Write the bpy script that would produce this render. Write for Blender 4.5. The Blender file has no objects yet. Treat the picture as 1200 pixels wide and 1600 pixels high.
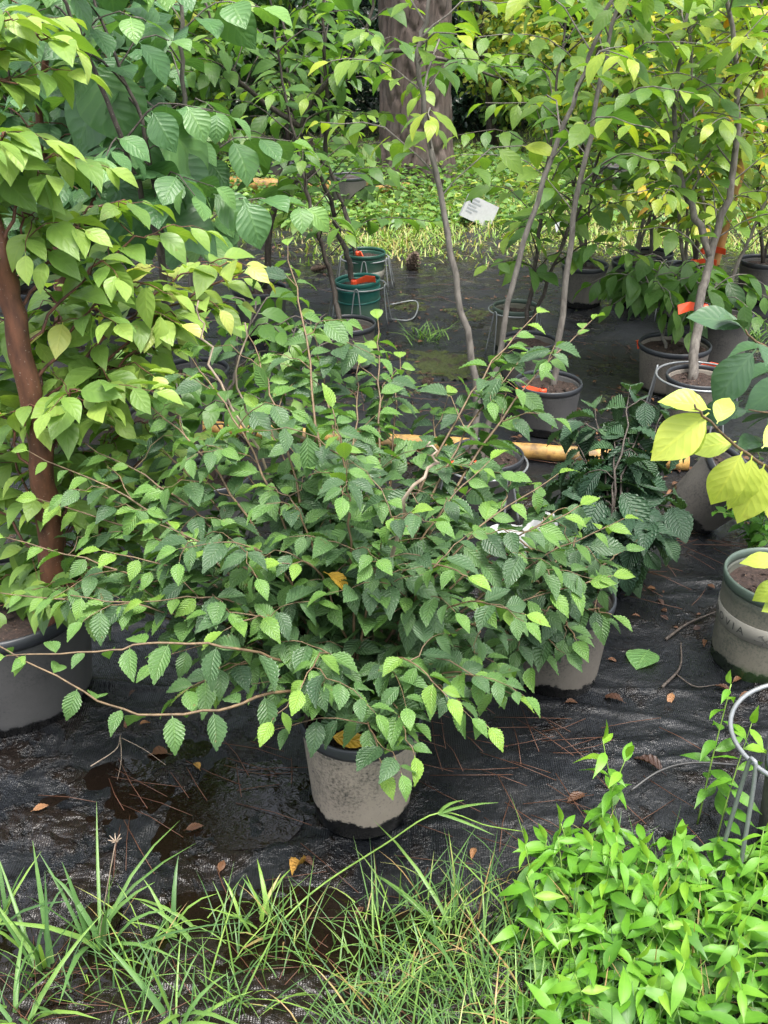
import bpy, math, random
import numpy as np
from mathutils import Vector, Matrix

# ---------------------------------------------------------------- camera, sky, sun, exposure
S = bpy.context.scene
cam = bpy.data.objects.new('camera', bpy.data.cameras.new('camera'))
S.collection.objects.link(cam)
CAM = Vector((0, 0, 1.6)); PITCH = math.radians(28)
cam.location = CAM
cam.rotation_euler = (math.pi/2 - PITCH, 0, 0)
cam.data.sensor_fit = 'VERTICAL'; cam.data.sensor_height = 36; cam.data.lens = 36
cam.data.clip_start = 0.05; cam.data.clip_end = 500
S.camera = cam

SUN_EL, SUN_AZ = math.radians(74), math.radians(150)      # azimuth clockwise from +Y
world = bpy.data.worlds.new('World'); S.world = world; world.use_nodes = True
wn = world.node_tree.nodes
sky = wn.new('ShaderNodeTexSky'); sky.sky_type = 'NISHITA'; sky.sun_disc = False
sky.sun_elevation = SUN_EL; sky.sun_rotation = SUN_AZ
sky.air_density = 1.0; sky.dust_density = 5.0; sky.ozone_density = 0.6
cloudy = wn.new('ShaderNodeHueSaturation'); cloudy.inputs['Saturation'].default_value = .45     # thin cloud whitens the sky
world.node_tree.links.new(sky.outputs[0], cloudy.inputs['Color']); world.node_tree.links.new(cloudy.outputs[0], wn['Background'].inputs[0])
wn['Background'].inputs[1].default_value = 0.15
sun = bpy.data.objects.new('sun', bpy.data.lights.new('sun', 'SUN'))
sun.data.energy = 1.5; sun.data.angle = math.radians(25); sun.data.color = (1, .96, .9)
d = Vector((math.sin(SUN_AZ)*math.cos(SUN_EL), math.cos(SUN_AZ)*math.cos(SUN_EL), math.sin(SUN_EL)))
sun.rotation_euler = d.to_track_quat('Z', 'Y').to_euler(); sun.location = d*20
S.collection.objects.link(sun)
S.view_settings.view_transform = 'Standard'; S.view_settings.look = 'None'
S.view_settings.gamma = 1; S.view_settings.use_curve_mapping = False
S.view_settings.exposure = 1.65
S.render.engine = 'CYCLES'
S.cycles.max_bounces = 6; S.cycles.diffuse_bounces = 3; S.cycles.transmission_bounces = 4
S.cycles.glossy_bounces = 3; S.cycles.transparent_max_bounces = 6; S.cycles.use_denoising = True

# ---------------------------------------------------------------- helpers
C = S.collection
V = Vector
ZUP = V((0, 0, 1))

def tag(o, label=None, cat=None, group=None, kind=None):
    if label: o['label'] = label
    if cat: o['category'] = cat
    if group: o['group'] = group
    if kind: o['kind'] = kind
    return o

def empty(name, loc=(0, 0, 0), rot=(0, 0, 0)):
    o = bpy.data.objects.new(name, None); o.empty_display_size = .05
    o.location = loc; o.rotation_euler = rot; C.objects.link(o); return o

def link(name, me, parent=None):
    o = bpy.data.objects.new(name, me); C.objects.link(o)
    if parent: o.parent = parent
    return o

class MB:
    """collects tubes, lathes and boxes; build() links them as one mesh"""
    def __init__(s): s.v = []; s.f = []
    def add(s, v, f):
        n = len(s.v); s.v += [tuple(p) for p in v]; s.f += [tuple(i+n for i in q) for q in f]; return s
    def tube(s, path, r, n=6, cap=True):
        path = [V(p) for p in path]; m = len(path)
        if not hasattr(r, '__len__'): r = [r]*m
        vs = []; x = None
        for i, p in enumerate(path):
            t = (path[min(i+1, m-1)] - path[max(i-1, 0)]).normalized()
            if x is None: x = t.orthogonal().normalized()
            else: x = (x - t*x.dot(t)); x = x.normalized() if x.length > 1e-6 else t.orthogonal().normalized()
            y = t.cross(x)
            for k in range(n):
                a = 2*math.pi*k/n
                vs.append(p + (x*math.cos(a) + y*math.sin(a))*r[i])
        fs = [(i*n+k, i*n+(k+1) % n, (i+1)*n+(k+1) % n, (i+1)*n+k) for i in range(m-1) for k in range(n)]
        if cap: fs += [tuple(range(n))[::-1], tuple(range((m-1)*n, m*n))]
        return s.add(vs, fs)
    def lathe(s, prof, n=40, closed=False):
        vs = [(r*math.cos(2*math.pi*k/n), r*math.sin(2*math.pi*k/n), z) for r, z in prof for k in range(n)]
        m = len(prof); R = range(m if closed else m-1)
        fs = [(i*n+k, i*n+(k+1) % n, ((i+1) % m)*n+(k+1) % n, ((i+1) % m)*n+k) for i in R for k in range(n)]
        return s.add(vs, fs)
    def box(s, a, b):
        (x0, y0, z0), (x1, y1, z1) = a, b
        vs = [(x, y, z) for z in (z0, z1) for y in (y0, y1) for x in (x0, x1)]
        return s.add(vs, [(0, 2, 3, 1), (4, 5, 7, 6), (0, 1, 5, 4), (2, 6, 7, 3), (0, 4, 6, 2), (1, 3, 7, 5)])
    def mesh(s, name, mat, smooth=True):
        me = bpy.data.meshes.new(name); me.from_pydata(s.v, [], s.f)
        if smooth: me.shade_smooth()
        me.materials.append(mat); return me
    def build(s, name, mat, parent=None, smooth=True):
        return link(name, s.mesh(name, mat, smooth), parent)

def spline(pts, n):
    """Catmull-Rom through pts, n samples evenly by index"""
    pts = [V(p) for p in pts]
    q = [pts[0]*2 - pts[1]] + pts + [pts[-1]*2 - pts[-2]]
    out = []; m = len(pts)-1
    for i in range(n):
        u = i/(n-1)*m; k = min(int(u), m-1); t = u-k
        a, b, c, e = q[k:k+4]
        out.append(.5*((2*b) + (c-a)*t + (2*a-5*b+4*c-e)*t*t + (3*b-a-3*c+e)*t**3))
    return out

def noise2(x, y, seed=0):
    """smooth value noise in -1..1 on numpy arrays"""
    xi = np.floor(x).astype(np.int64); yi = np.floor(y).astype(np.int64)
    fx = x-xi; fy = y-yi; fx = fx*fx*(3-2*fx); fy = fy*fy*(3-2*fy)
    def h(a, b):
        n = (a*374761393 + b*668265263 + seed*974634551) & 0x7fffffff
        n = ((n ^ (n >> 13))*1274126177) & 0x7fffffff
        n = (n ^ (n >> 16)) & 0xffff
        return n/32767.5 - 1
    return (h(xi, yi)*(1-fx)+h(xi+1, yi)*fx)*(1-fy) + (h(xi, yi+1)*(1-fx)+h(xi+1, yi+1)*fx)*fy
def fbm(x, y, o=4, seed=0):
    r = 0; a = 1
    for i in range(o): r = r + a*noise2(x*2**i, y*2**i, seed+i); a *= .5
    return r

def np_mesh(name, verts, faces, mat, smooth=True, tint=None, uv=None):
    """faces: (n,k) int array, all the same size"""
    me = bpy.data.meshes.new(name); n, k = faces.shape
    me.vertices.add(len(verts)); me.vertices.foreach_set('co', np.ascontiguousarray(verts, dtype=np.float32).ravel())
    me.loops.add(n*k); me.loops.foreach_set('vertex_index', np.ascontiguousarray(faces, dtype=np.int32).ravel())
    me.polygons.add(n); me.polygons.foreach_set('loop_start', np.arange(n, dtype=np.int32)*k)
    me.update(calc_edges=True)
    if smooth: me.polygons.foreach_set('use_smooth', np.ones(n, dtype=bool))
    if tint is not None:
        a = me.attributes.new('tint', 'FLOAT', 'POINT'); a.data.foreach_set('value', np.asarray(tint, dtype=np.float32))
    if uv is not None:
        l = me.uv_layers.new(name='UVMap'); l.data.foreach_set('uv', np.asarray(uv, dtype=np.float32)[faces.ravel()].ravel())
    me.materials.append(mat); return me

# ---------------------------------------------------------------- materials
class NT:
    def __init__(s, name):
        s.m = bpy.data.materials.new(name); s.m.use_nodes = True; s.t = s.m.node_tree; s.n = s.t.nodes
        s.out = s.n['Material Output']; s.p = s.n['Principled BSDF']
    def new(s, typ, **k):
        n = s.n.new('ShaderNode'+typ)
        for a, b in k.items(): setattr(n, a, b)
        return n
    def l(s, a, b): s.t.links.new(a, b)
    def math(s, op, a, b=None, c=None, clamp=False):
        n = s.new('Math', operation=op, use_clamp=clamp)
        for i, x in enumerate((a, b, c)):
            if x is None: continue
            if isinstance(x, (int, float)): n.inputs[i].default_value = x
            else: s.l(x, n.inputs[i])
        return n.outputs[0]
    def noise(s, scale, detail=4, co=None, rough=.55, dist=0):
        n = s.new('TexNoise'); n.inputs['Scale'].default_value = scale; n.inputs['Detail'].default_value = detail
        n.inputs['Roughness'].default_value = rough; n.inputs['Distortion'].default_value = dist
        if co is not None: s.l(co, n.inputs['Vector'])
        return n.outputs['Fac']
    def coord(s, k='Object'): return s.new('TexCoord').outputs[k]
    def ramp(s, fac, stops):
        n = s.new('ValToRGB'); e = n.color_ramp.elements
        while len(e) < len(stops): e.new(.5)
        for x, (p, c) in zip(e, stops): x.position = p; x.color = (*c, 1) if len(c) == 3 else c
        s.l(fac, n.inputs[0]); return n.outputs[0]
    def step(s, fac, a, b):
        n = s.new('MapRange', interpolation_type='SMOOTHSTEP')
        n.inputs[1].default_value = a; n.inputs[2].default_value = b
        s.l(fac, n.inputs[0]); return n.outputs[0]
    def mix(s, fac, a, b, blend='MIX'):
        n = s.new('Mix', data_type='RGBA', blend_type=blend)
        for i, x in ((0, fac), (6, a), (7, b)):
            if isinstance(x, (int, float)): n.inputs[i].default_value = x
            elif isinstance(x, tuple): n.inputs[i].default_value = (*x, 1)
            else: s.l(x, n.inputs[i])
        return n.outputs[2]
    def bump(s, h, strength=.5, dist=.01, normal=None):
        b = s.new('Bump'); b.inputs['Strength'].default_value = strength; b.inputs['Distance'].default_value = dist
        s.l(h, b.inputs['Height'])
        if normal is not None: s.l(normal, b.inputs['Normal'])
        return b.outputs[0]
    def base(s, c, rough=.5, normal=None, spec=None):
        if isinstance(c, tuple): s.p.inputs['Base Color'].default_value = (*c, 1)
        else: s.l(c, s.p.inputs['Base Color'])
        if isinstance(rough, (int, float)): s.p.inputs['Roughness'].default_value = rough
        else: s.l(rough, s.p.inputs['Roughness'])
        if normal is not None: s.l(normal, s.p.inputs['Normal'])
        if spec is not None: s.p.inputs['Specular IOR Level'].default_value = spec
        return s.m

def leaf_mat(name, stops, veins=9, slant=.45, vein=.5, rough=.42, trans=.34, bump=.35, spots=.0, flecks=.0, yellowt=(1.1, 1.2, .45)):
    t = NT(name)
    at = t.new('Attribute', attribute_name='tint').outputs['Fac']
    rnd = t.new('ObjectInfo').outputs['Random']
    co = t.coord('Object')
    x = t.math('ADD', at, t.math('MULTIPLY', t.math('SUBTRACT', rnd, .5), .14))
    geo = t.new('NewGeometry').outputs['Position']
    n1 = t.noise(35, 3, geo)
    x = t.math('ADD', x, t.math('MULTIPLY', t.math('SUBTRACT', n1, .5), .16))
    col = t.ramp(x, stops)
    uv = t.new('SeparateXYZ'); t.l(t.new('UVMap').outputs[0], uv.inputs[0])
    s = t.math('MULTIPLY', t.math('ABSOLUTE', t.math('SUBTRACT', uv.outputs[0], .5)), 2)
    q = t.math('MULTIPLY', t.math('SUBTRACT', uv.outputs[1], t.math('MULTIPLY', s, slant/2)), veins)
    lat = t.math('ABSOLUTE', t.math('SUBTRACT', t.math('FRACT', q), .5))       # 0 at the vein
    latv = t.math('SUBTRACT', 1, t.step(lat, .02, .13))
    midv = t.math('SUBTRACT', 1, t.step(s, .03, .11))
    vv = t.math('MAXIMUM', t.math('MULTIPLY', latv, .6), midv)
    lighter = t.mix(1, col, (1.5, 1.35, 1.25), 'MULTIPLY')
    col = t.mix(t.math('MULTIPLY', vv, vein), col, lighter)
    if spots:
        sp = t.step(t.noise(60, 2, geo), .70, .76)
        col = t.mix(t.math('MULTIPLY', sp, spots), col, (.20, .10, .035))
    if flecks:
        col = t.mix(t.math('MULTIPLY', t.step(t.noise(420, 2, geo), .66, .72), flecks), col, (.42, .46, .36))
    h = t.math('SUBTRACT', t.math('MULTIPLY', t.step(lat, .0, .4), .7), t.math('MULTIPLY', midv, .6))
    nb = t.bump(h, bump, .004)
    rg = t.math('ADD', rough, t.math('MULTIPLY', t.math('SUBTRACT', t.noise(18, 2, geo), .5), .3))
    t.base(col, rg, nb)
    tr = t.new('BsdfTranslucent'); t.l(t.mix(1, col, yellowt, 'MULTIPLY'), tr.inputs[0])
    mx = t.new('MixShader'); mx.inputs[0].default_value = trans
    t.l(t.p.outputs[0], mx.inputs[1]); t.l(tr.outputs[0], mx.inputs[2]); t.l(mx.outputs[0], t.out.inputs[0])
    return t.m

M = {}
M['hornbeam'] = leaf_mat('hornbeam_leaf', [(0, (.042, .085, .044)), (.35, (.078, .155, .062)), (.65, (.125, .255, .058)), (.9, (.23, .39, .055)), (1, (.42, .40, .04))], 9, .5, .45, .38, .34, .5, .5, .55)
M['broad'] = leaf_mat('broad_leaf', [(0, (.030, .068, .028)), (.5, (.055, .130, .040)), (1, (.11, .22, .05))], 8, .5, .4, .40, .28, .6, .25, .4)
M['elm'] = leaf_mat('elm_leaf', [(0, (.022, .052, .030)), (.5, (.042, .095, .046)), (.9, (.07, .14, .055)), (1, (.25, .16, .09))], 11, .55, .3, .40, .22, .8, .35)
M['lime'] = leaf_mat('lime_leaf', [(0, (.085, .175, .045)), (.35, (.16, .28, .05)), (.65, (.27, .39, .075)), (.85, (.46, .46, .12)), (1, (.62, .33, .18))], 5, .6, .22, .45, .36, .2, .45)
M['sapling'] = leaf_mat('sapling_leaf', [(0, (.050, .115, .035)), (.35, (.105, .22, .048)), (.6, (.20, .33, .05)), (.82, (.38, .46, .05)), (.94, (.60, .50, .05)), (1, (.60, .28, .06))], 6, .6, .3, .42, .48, .2, .12)
M['storax'] = leaf_mat('storax_leaf', [(0, (.038, .10, .045)), (.5, (.080, .185, .065)), (1, (.16, .31, .075))], 7, .6, .5, .42, .32, .4, .1)
M['yellow'] = leaf_mat('yellow_leaf', [(0, (.26, .38, .05)), (.6, (.40, .50, .075)), (1, (.52, .55, .10))], 7, .6, .35, .45, .36, .15, .2)
M['magnolia'] = leaf_mat('magnolia_leaf', [(0, (.022, .060, .028)), (1, (.06, .13, .05))], 7, .6, .5, .32, .12, .12)
M['stilt'] = leaf_mat('stilt_leaf', [(0, (.055, .165, .018)), (.6, (.115, .30, .022)), (1, (.23, .42, .035))], 1, .0, .3, .46, .36, .1)
M['grass'] = leaf_mat('grass_blade', [(0, (.04, .10, .04)), (.45, (.10, .215, .06)), (.8, (.24, .40, .07)), (.93, (.42, .38, .16)), (1, (.40, .27, .12))], 1, 0, .3, .42, .36, .05)
M['farleaf'] = leaf_mat('far_leaf', [(0, (.025, .060, .026)), (.5, (.070, .16, .045)), (.8, (.18, .32, .05)), (1, (.42, .42, .06))], 1, 0, .2, .4, .34, .05)
M['holly'] = leaf_mat('holly_leaf', [(0, (.012, .030, .020)), (.6, (.030, .065, .036)), (1, (.09, .15, .06))], 1, 0, .3, .28, .12, .05)
M['dry'] = leaf_mat('dry_leaf', [(0, (.045, .022, .015)), (.4, (.16, .075, .035)), (.7, (.34, .17, .075)), (1, (.60, .36, .04))], 6, .5, -.4, .45, .2, .5)

def bark(name, a, b, scale=60, rough=.75, bm=.4, lentil=0):
    t = NT(name); co = t.coord('Object')
    mp = t.new('Mapping'); mp.inputs['Scale'].default_value = (1, 1, .35); t.l(co, mp.inputs[0])
    n = t.noise(scale, 5, mp.outputs[0])
    c = t.ramp(n, [(.3, a), (.7, b)])
    if lentil:
        c = t.mix(t.math('MULTIPLY', t.step(t.noise(180, 2, co), .66, .72), lentil), c, (.42, .38, .32))
    return t.base(c, rough, t.bump(n, bm, .004))
M['bark_dark'] = bark('bark_dark', (.022, .017, .014), (.085, .068, .055), 90, .7, .4, .5)
M['bark_grey'] = bark('bark_grey', (.075, .065, .055), (.20, .18, .155), 70, .8, .4, .4)
M['bark_red'] = bark('bark_red', (.050, .020, .011), (.17, .068, .035), 45, .65, .5, .35)
M['twig'] = bark('twig', (.065, .042, .024), (.20, .135, .07), 80, .6, .2)
M['twig_pale'] = bark('twig_pale', (.22, .16, .11), (.42, .34, .26), 80, .7, .2)
M['green_stem'] = bark('green_stem', (.14, .26, .04), (.26, .40, .08), 60, .5, .1)

def plastic(name, col, dust, lo, hi, edge=.02, wet=(.006, .006, .006), amount=.92, rough=.5, moss=0, rs=0):
    """pot plastic with dried silt on its side: ragged clean wet band below lo, dust fading above hi"""
    t = NT(name); co = t.coord('Object'); z = t.new('SeparateXYZ'); t.l(co, z.inputs[0]); z = z.outputs[2]
    n = t.noise(11, 8, co, .72); n2 = t.noise(160, 4, co, .7); n3 = t.noise(5, 3, co)
    zz = t.math('ADD', z, t.math('MULTIPLY', t.math('SUBTRACT', n, .5), edge*5))
    m = t.math('MULTIPLY', t.step(zz, lo, lo+.006), t.math('SUBTRACT', 1, t.step(zz, hi, hi+.09)))
    m = t.math('MULTIPLY', m, t.step(t.math('ADD', t.math('MULTIPLY', n2, .8), t.math('MULTIPLY', n3, .7)), .46, .80))
    m = t.math('MULTIPLY', m, amount)
    dcol = t.mix(n, tuple(x*.62 for x in dust), tuple(min(1, x*1.2) for x in dust))
    below = t.math('SUBTRACT', 1, t.step(zz, lo-.004, lo+.006))
    c = t.mix(m, col, dcol)
    c = t.mix(t.math('MULTIPLY', below, .9), c, wet)
    if moss:
        g = t.math('MULTIPLY', t.math('SUBTRACT', 1, t.step(zz, lo-.01, lo+.03)), t.step(n3, .42, .6))
        c = t.mix(t.math('MULTIPLY', g, moss), c, (.03, .07, .015))
    r = t.math('SUBTRACT', t.math('ADD', rough, t.math('MULTIPLY', m, .4)), t.math('MULTIPLY', below, .28))
    return t.base(c, r, t.bump(n2, .12, .003))
SILT = (.30, .255, .205)
M['pot_front'] = plastic('pot_front', (.016, .017, .018), (.30, .255, .205), .045, .205, .026, amount=.97)
M['pot_silt'] = plastic('pot_silt', (.020, .020, .020), (.17, .15, .125), .038, .20, .028, amount=.95)
M['pot_black'] = plastic('pot_black', (.018, .019, .021), (.16, .145, .125), .03, .15, .02, amount=.6)
M['pot_grey'] = plastic('pot_grey', (.016, .018, .020), (.090, .088, .086), .03, .22, .012, amount=.8)
M['pot_beige'] = plastic('pot_beige', (.04, .037, .033), (.20, .175, .145), .01, .30, .01, amount=.92)
M['pot_olive'] = plastic('pot_olive', (.038, .050, .040), (.19, .175, .135), .03, .17, .02, (.012, .018, .010), .9, .45, .8)
M['pot_teal'] = plastic('pot_teal', (.012, .105, .085), (.10, .15, .10), .0, .07, .02, (.010, .04, .03), .7, .4)
M['pot_green'] = plastic('pot_green', (.014, .060, .042), (.12, .13, .10), .0, .08, .02, (.010, .03, .02), .6, .4)
def simple(name, c, r=.5, metal=0):
    t = NT(name); co = t.coord('Object'); n = t.noise(40, 4, co)
    col = t.mix(n, tuple(x*.75 for x in c), tuple(min(1, x*1.15) for x in c))
    t.base(col, t.math('ADD', r-.12, t.math('MULTIPLY', n, .25))); t.p.inputs['Metallic'].default_value = metal; return t.m
M['rim_black'] = simple('rim_black', (.030, .034, .040), .42)
M['rim_olive'] = simple('rim_olive', (.075, .105, .085), .38)
M['rim_teal'] = simple('rim_teal', (.014, .12, .10), .38)
M['rim_green'] = simple('rim_green', (.016, .07, .05), .38)
M['band'] = simple('band', (.22, .21, .18), .6)
M['ink'] = simple('ink', (.05, .05, .045), .7)
M['wire'] = simple('wire', (.26, .275, .285), .45, .5)
M['old_wire'] = simple('old_wire', (.07, .07, .07), .5, .4)
M['ribbon'] = simple('ribbon', (.85, .095, .028), .45)
M['white'] = simple('white', (.40, .41, .41), .6)
M['print'] = simple('print', (.25, .27, .28), .6)
M['stake'] = bark('stake', (.42, .20, .06), (.62, .34, .13), 30, .7, .2)
M['perlite'] = simple('perlite', (.62, .6, .55), .8)
def _pole():
    t = NT('pole'); co = t.coord('Object'); n = t.noise(25, 6, co, .7); n2 = t.noise(7, 4, co)
    c = t.ramp(n, [(.32, (.16, .085, .03)), (.5, (.40, .23, .06)), (.75, (.52, .33, .10))])
    c = t.mix(t.math('MULTIPLY', t.step(n2, .52, .64), .75), c, (.10, .075, .045))
    return t.base(c, .6, t.bump(n, .4, .005))
M['pole'] = _pole()
def _soil():
    t = NT('potting_soil'); co = t.coord('Object'); n = t.noise(120, 5, co, .7); v = t.new('TexVoronoi'); v.inputs['Scale'].default_value = 70; t.l(co, v.inputs[0])
    c = t.ramp(n, [(.3, (.010, .006, .004)), (.55, (.038, .021, .015)), (.8, (.10, .058, .038))])
    c = t.mix(t.step(v.outputs['Distance'], .13, .07), c, (.26, .17, .11))
    return t.base(c, .75, t.bump(n, .8, .01))
M['soil'] = _soil()
def _pine():
    t = NT('pine_bark'); co = t.coord('Object')
    mp = t.new('Mapping'); mp.inputs['Scale'].default_value = (1, 1, .3); t.l(co, mp.inputs[0])
    n = t.noise(22, 6, mp.outputs[0], .65); n2 = t.noise(4, 3, co)
    c = t.ramp(n, [(.25, (.030, .021, .016)), (.55, (.085, .062, .050)), (.8, (.16, .125, .105))])
    c = t.mix(t.math('MULTIPLY', t.step(n2, .5, .7), .3), c, (.12, .115, .10))
    return t.base(c, .85, t.bump(n, .7, .02))
M['pine_bark'] = _pine()
def _mat():
    t = NT('weed_mat'); co = t.coord('Object'); xyz = t.new('SeparateXYZ'); t.l(co, xyz.inputs[0]); x, y, z = xyz.outputs
    big = t.noise(2.3, 5, co, .6); mid = t.noise(9, 6, co, .65, .4); fine = t.noise(70, 5, co, .7)
    w = t.new('TexWave', wave_type='BANDS', bands_direction='X'); w.inputs['Scale'].default_value = 62; w.inputs['Distortion'].default_value = 1.2; w.inputs['Detail'].default_value = 1; t.l(co, w.inputs[0])
    w2 = t.new('TexWave', wave_type='BANDS', bands_direction='Y'); w2.inputs['Scale'].default_value = 90; w2.inputs['Distortion'].default_value = .8; t.l(co, w2.inputs[0])
    weave = t.math('MULTIPLY', w.outputs['Fac'], t.math('ADD', .6, t.math('MULTIPLY', w2.outputs['Fac'], .4)))
    # silt and mud cover: all of the front margin, the grassy far margin and patches between
    front = t.math('SUBTRACT', 1, t.step(t.math('ADD', y, t.math('MULTIPLY', t.math('SUBTRACT', mid, .5), .5)), 1.30, 1.46))
    patch = t.step(t.math('ADD', t.math('MULTIPLY', big, .6), t.math('MULTIPLY', mid, .5)), .585, .66)
    left = t.math('MULTIPLY', t.math('SUBTRACT', 1, t.step(t.math('ADD', x, t.math('MULTIPLY', big, .5)), -.15, .25)), t.math('SUBTRACT', 1, t.step(y, 1.7, 2.3)))
    patch = t.math('MAXIMUM', patch, t.math('MULTIPLY', left, t.step(mid, .47, .56)))
    far = t.math('MULTIPLY', t.step(t.math('ADD', y, t.math('MULTIPLY', t.math('SUBTRACT', mid, .5), 2.5)), 5.2, 6.6), t.step(mid, .40, .55))
    mud = t.math('MAXIMUM', t.math('MAXIMUM', front, t.math('MULTIPLY', patch, .9)), far)
    matc = t.ramp(fine, [(.3, (.003, .0036, .0045)), (.7, (.011, .0125, .015))])
    matc = t.mix(t.math('MULTIPLY', t.step(mid, .52, .74), .45), matc, (.022, .021, .021))
    mudc = t.ramp(fine, [(.28, (.004, .0028, .0022)), (.55, (.011, .0075, .0055)), (.8, (.028, .019, .014))])
    moss = t.math('MULTIPLY', t.step(t.noise(3.1, 5, co, .7), .60, .66), t.step(y, 2.6, 4.2))
    c = t.mix(mud, matc, mudc)
    c = t.mix(t.math('MULTIPLY', moss, t.step(fine, .4, .55)), c, (.060, .085, .018))
    wet = t.step(t.math('ADD', t.math('MULTIPLY', big, .5), t.math('MULTIPLY', t.noise(5, 4, co), .5)), .44, .58)
    r = t.math('SUBTRACT', .42, t.math('MULTIPLY', wet, .30))
    r = t.math('SUBTRACT', r, t.math('MULTIPLY', mud, .22), None, True)
    r = t.math('ADD', r, t.math('MULTIPLY', moss, .4))
    b1 = t.bump(weave, .30, .0025)
    cr = t.new('TexNoise', noise_type='RIDGED_MULTIFRACTAL'); cr.inputs['Scale'].default_value = 7; cr.inputs['Detail'].default_value = 4; t.l(co, cr.inputs[0])
    b2 = t.bump(t.math('ADD', t.math('ADD', t.math('MULTIPLY', fine, .16), mid), t.math('MULTIPLY', cr.outputs['Fac'], .7)), .55, .020, b1)
    b2 = t.bump(t.math('MULTIPLY', t.noise(28, 1, co, .4, .8), mud), .8, .014, b2)
    t.p.inputs['Specular IOR Level'].default_value = .46
    return t.base(c, r, b2)
M['mat'] = _mat()
def _ground():
    t = NT('ground'); co = t.coord('Object'); n = t.noise(3, 6, co, .65); f = t.noise(50, 5, co, .7)
    c = t.ramp(f, [(.3, (.020, .014, .009)), (.7, (.075, .055, .035))])
    c = t.mix(t.step(n, .40, .55), c, (.030, .050, .013))
    return t.base(c, .75, t.bump(f, .8, .03))
M['ground'] = _ground()
def _water():
    t = NT('puddle'); co = t.coord('Object'); n = t.noise(9, 3, co)
    n2 = t.noise(40, 3, co, .6, .5); t.base((.007, .0045, .003), .05, t.bump(t.math('ADD', n, t.math('MULTIPLY', n2, .35)), .22, .02)); return t.m
M['water'] = _water()
def _moss():
    t = NT('moss'); co = t.coord('Object'); n = t.noise(90, 6, co, .75); n2 = t.noise(14, 4, co)
    c = t.ramp(n, [(.3, (.018, .024, .008)), (.55, (.055, .075, .015)), (.8, (.11, .13, .03))]); c = t.mix(t.step(n2, .5, .62), c, (.03, .022, .014))
    return t.base(c, .9, t.bump(n, 1, .02))
M['moss'] = _moss()
M['needle'] = simple('needle', (.115, .048, .025), .5)
M['cone'] = simple('cone', (.12, .085, .06), .8)

# ---------------------------------------------------------------- leaves
def leaf_shape(w=.34, wide=.42, tip=1.0, n=7, teeth=0., fold=.25, curl=.25, ripple=.0, pet=.12, twist=0., seed=0):
    """unit-length leaf along +Y, blade normal +Z; n stations, an edge vertex between stations carries the tooth"""
    r = random.Random(seed)
    def half(v):
        a = (v/wide) if v < wide else 1-(v-wide)/(1-wide)
        a = max(0, min(1, a))
        return w*(math.sin(a*math.pi/2)**(.75 if v < wide else tip))
    def cen(v):
        return V((twist*v*v, v*(1-.10*abs(curl)*v), -curl*v*v*.6+.04*math.sin(v*3.1)))
    def edge(v, s, k, out=0):
        h = half(v)+out; c = cen(v)
        z = fold*h + ripple*(1 if k % 2 else -1) + r.uniform(-.012, .012)
        return V((c.x + s*h*math.cos(fold*.8), c.y, c.z+z))
    vs = []; uv = []; fs = []
    st = [i/n for i in range(n+1)]
    for v in st: vs.append(cen(v)); uv.append((.5, v))
    for s in (-1, 1):
        e = []
        for i in range(n+1):
            v = st[i]
            if 0 < i < n:
                vs.append(edge(v, s, 0)); uv.append((.5+.5*s, v)); e.append(len(vs)-1)
            else: e.append(i)
        for i in range(n):
            v = st[i] + (.62 if teeth else .5)/n
            vs.append(edge(v, s, 1, teeth*w*(.7+.6*r.random())*(.55+.45*math.sin(v*3)))); uv.append((.5+.5*s, v)); k = len(vs)-1
            q = [(i, e[i], k), (i, k, i+1), (k, e[i+1], i+1)]
            if e[i] == i: q = [(i, k, i+1), (k, e[i+1], i+1)]
            if e[i+1] == i+1: q = [(i, e[i], k), (i, k, i+1)]
            fs += [t if s < 0 else t[::-1] for t in q]
    if pet:
        m = len(vs); b = .012
        vs += [V((-b, -pet, .0)), V((b, -pet, .0)), V((b, .03, .004)), V((-b, .03, .004))]; uv += [(.5, 0)]*4
        fs += [(m, m+1, m+2), (m, m+2, m+3)]
    v = np.array([tuple(p) for p in vs]); v[:, 1] += pet
    return v, np.array(fs), np.array(uv)

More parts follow.
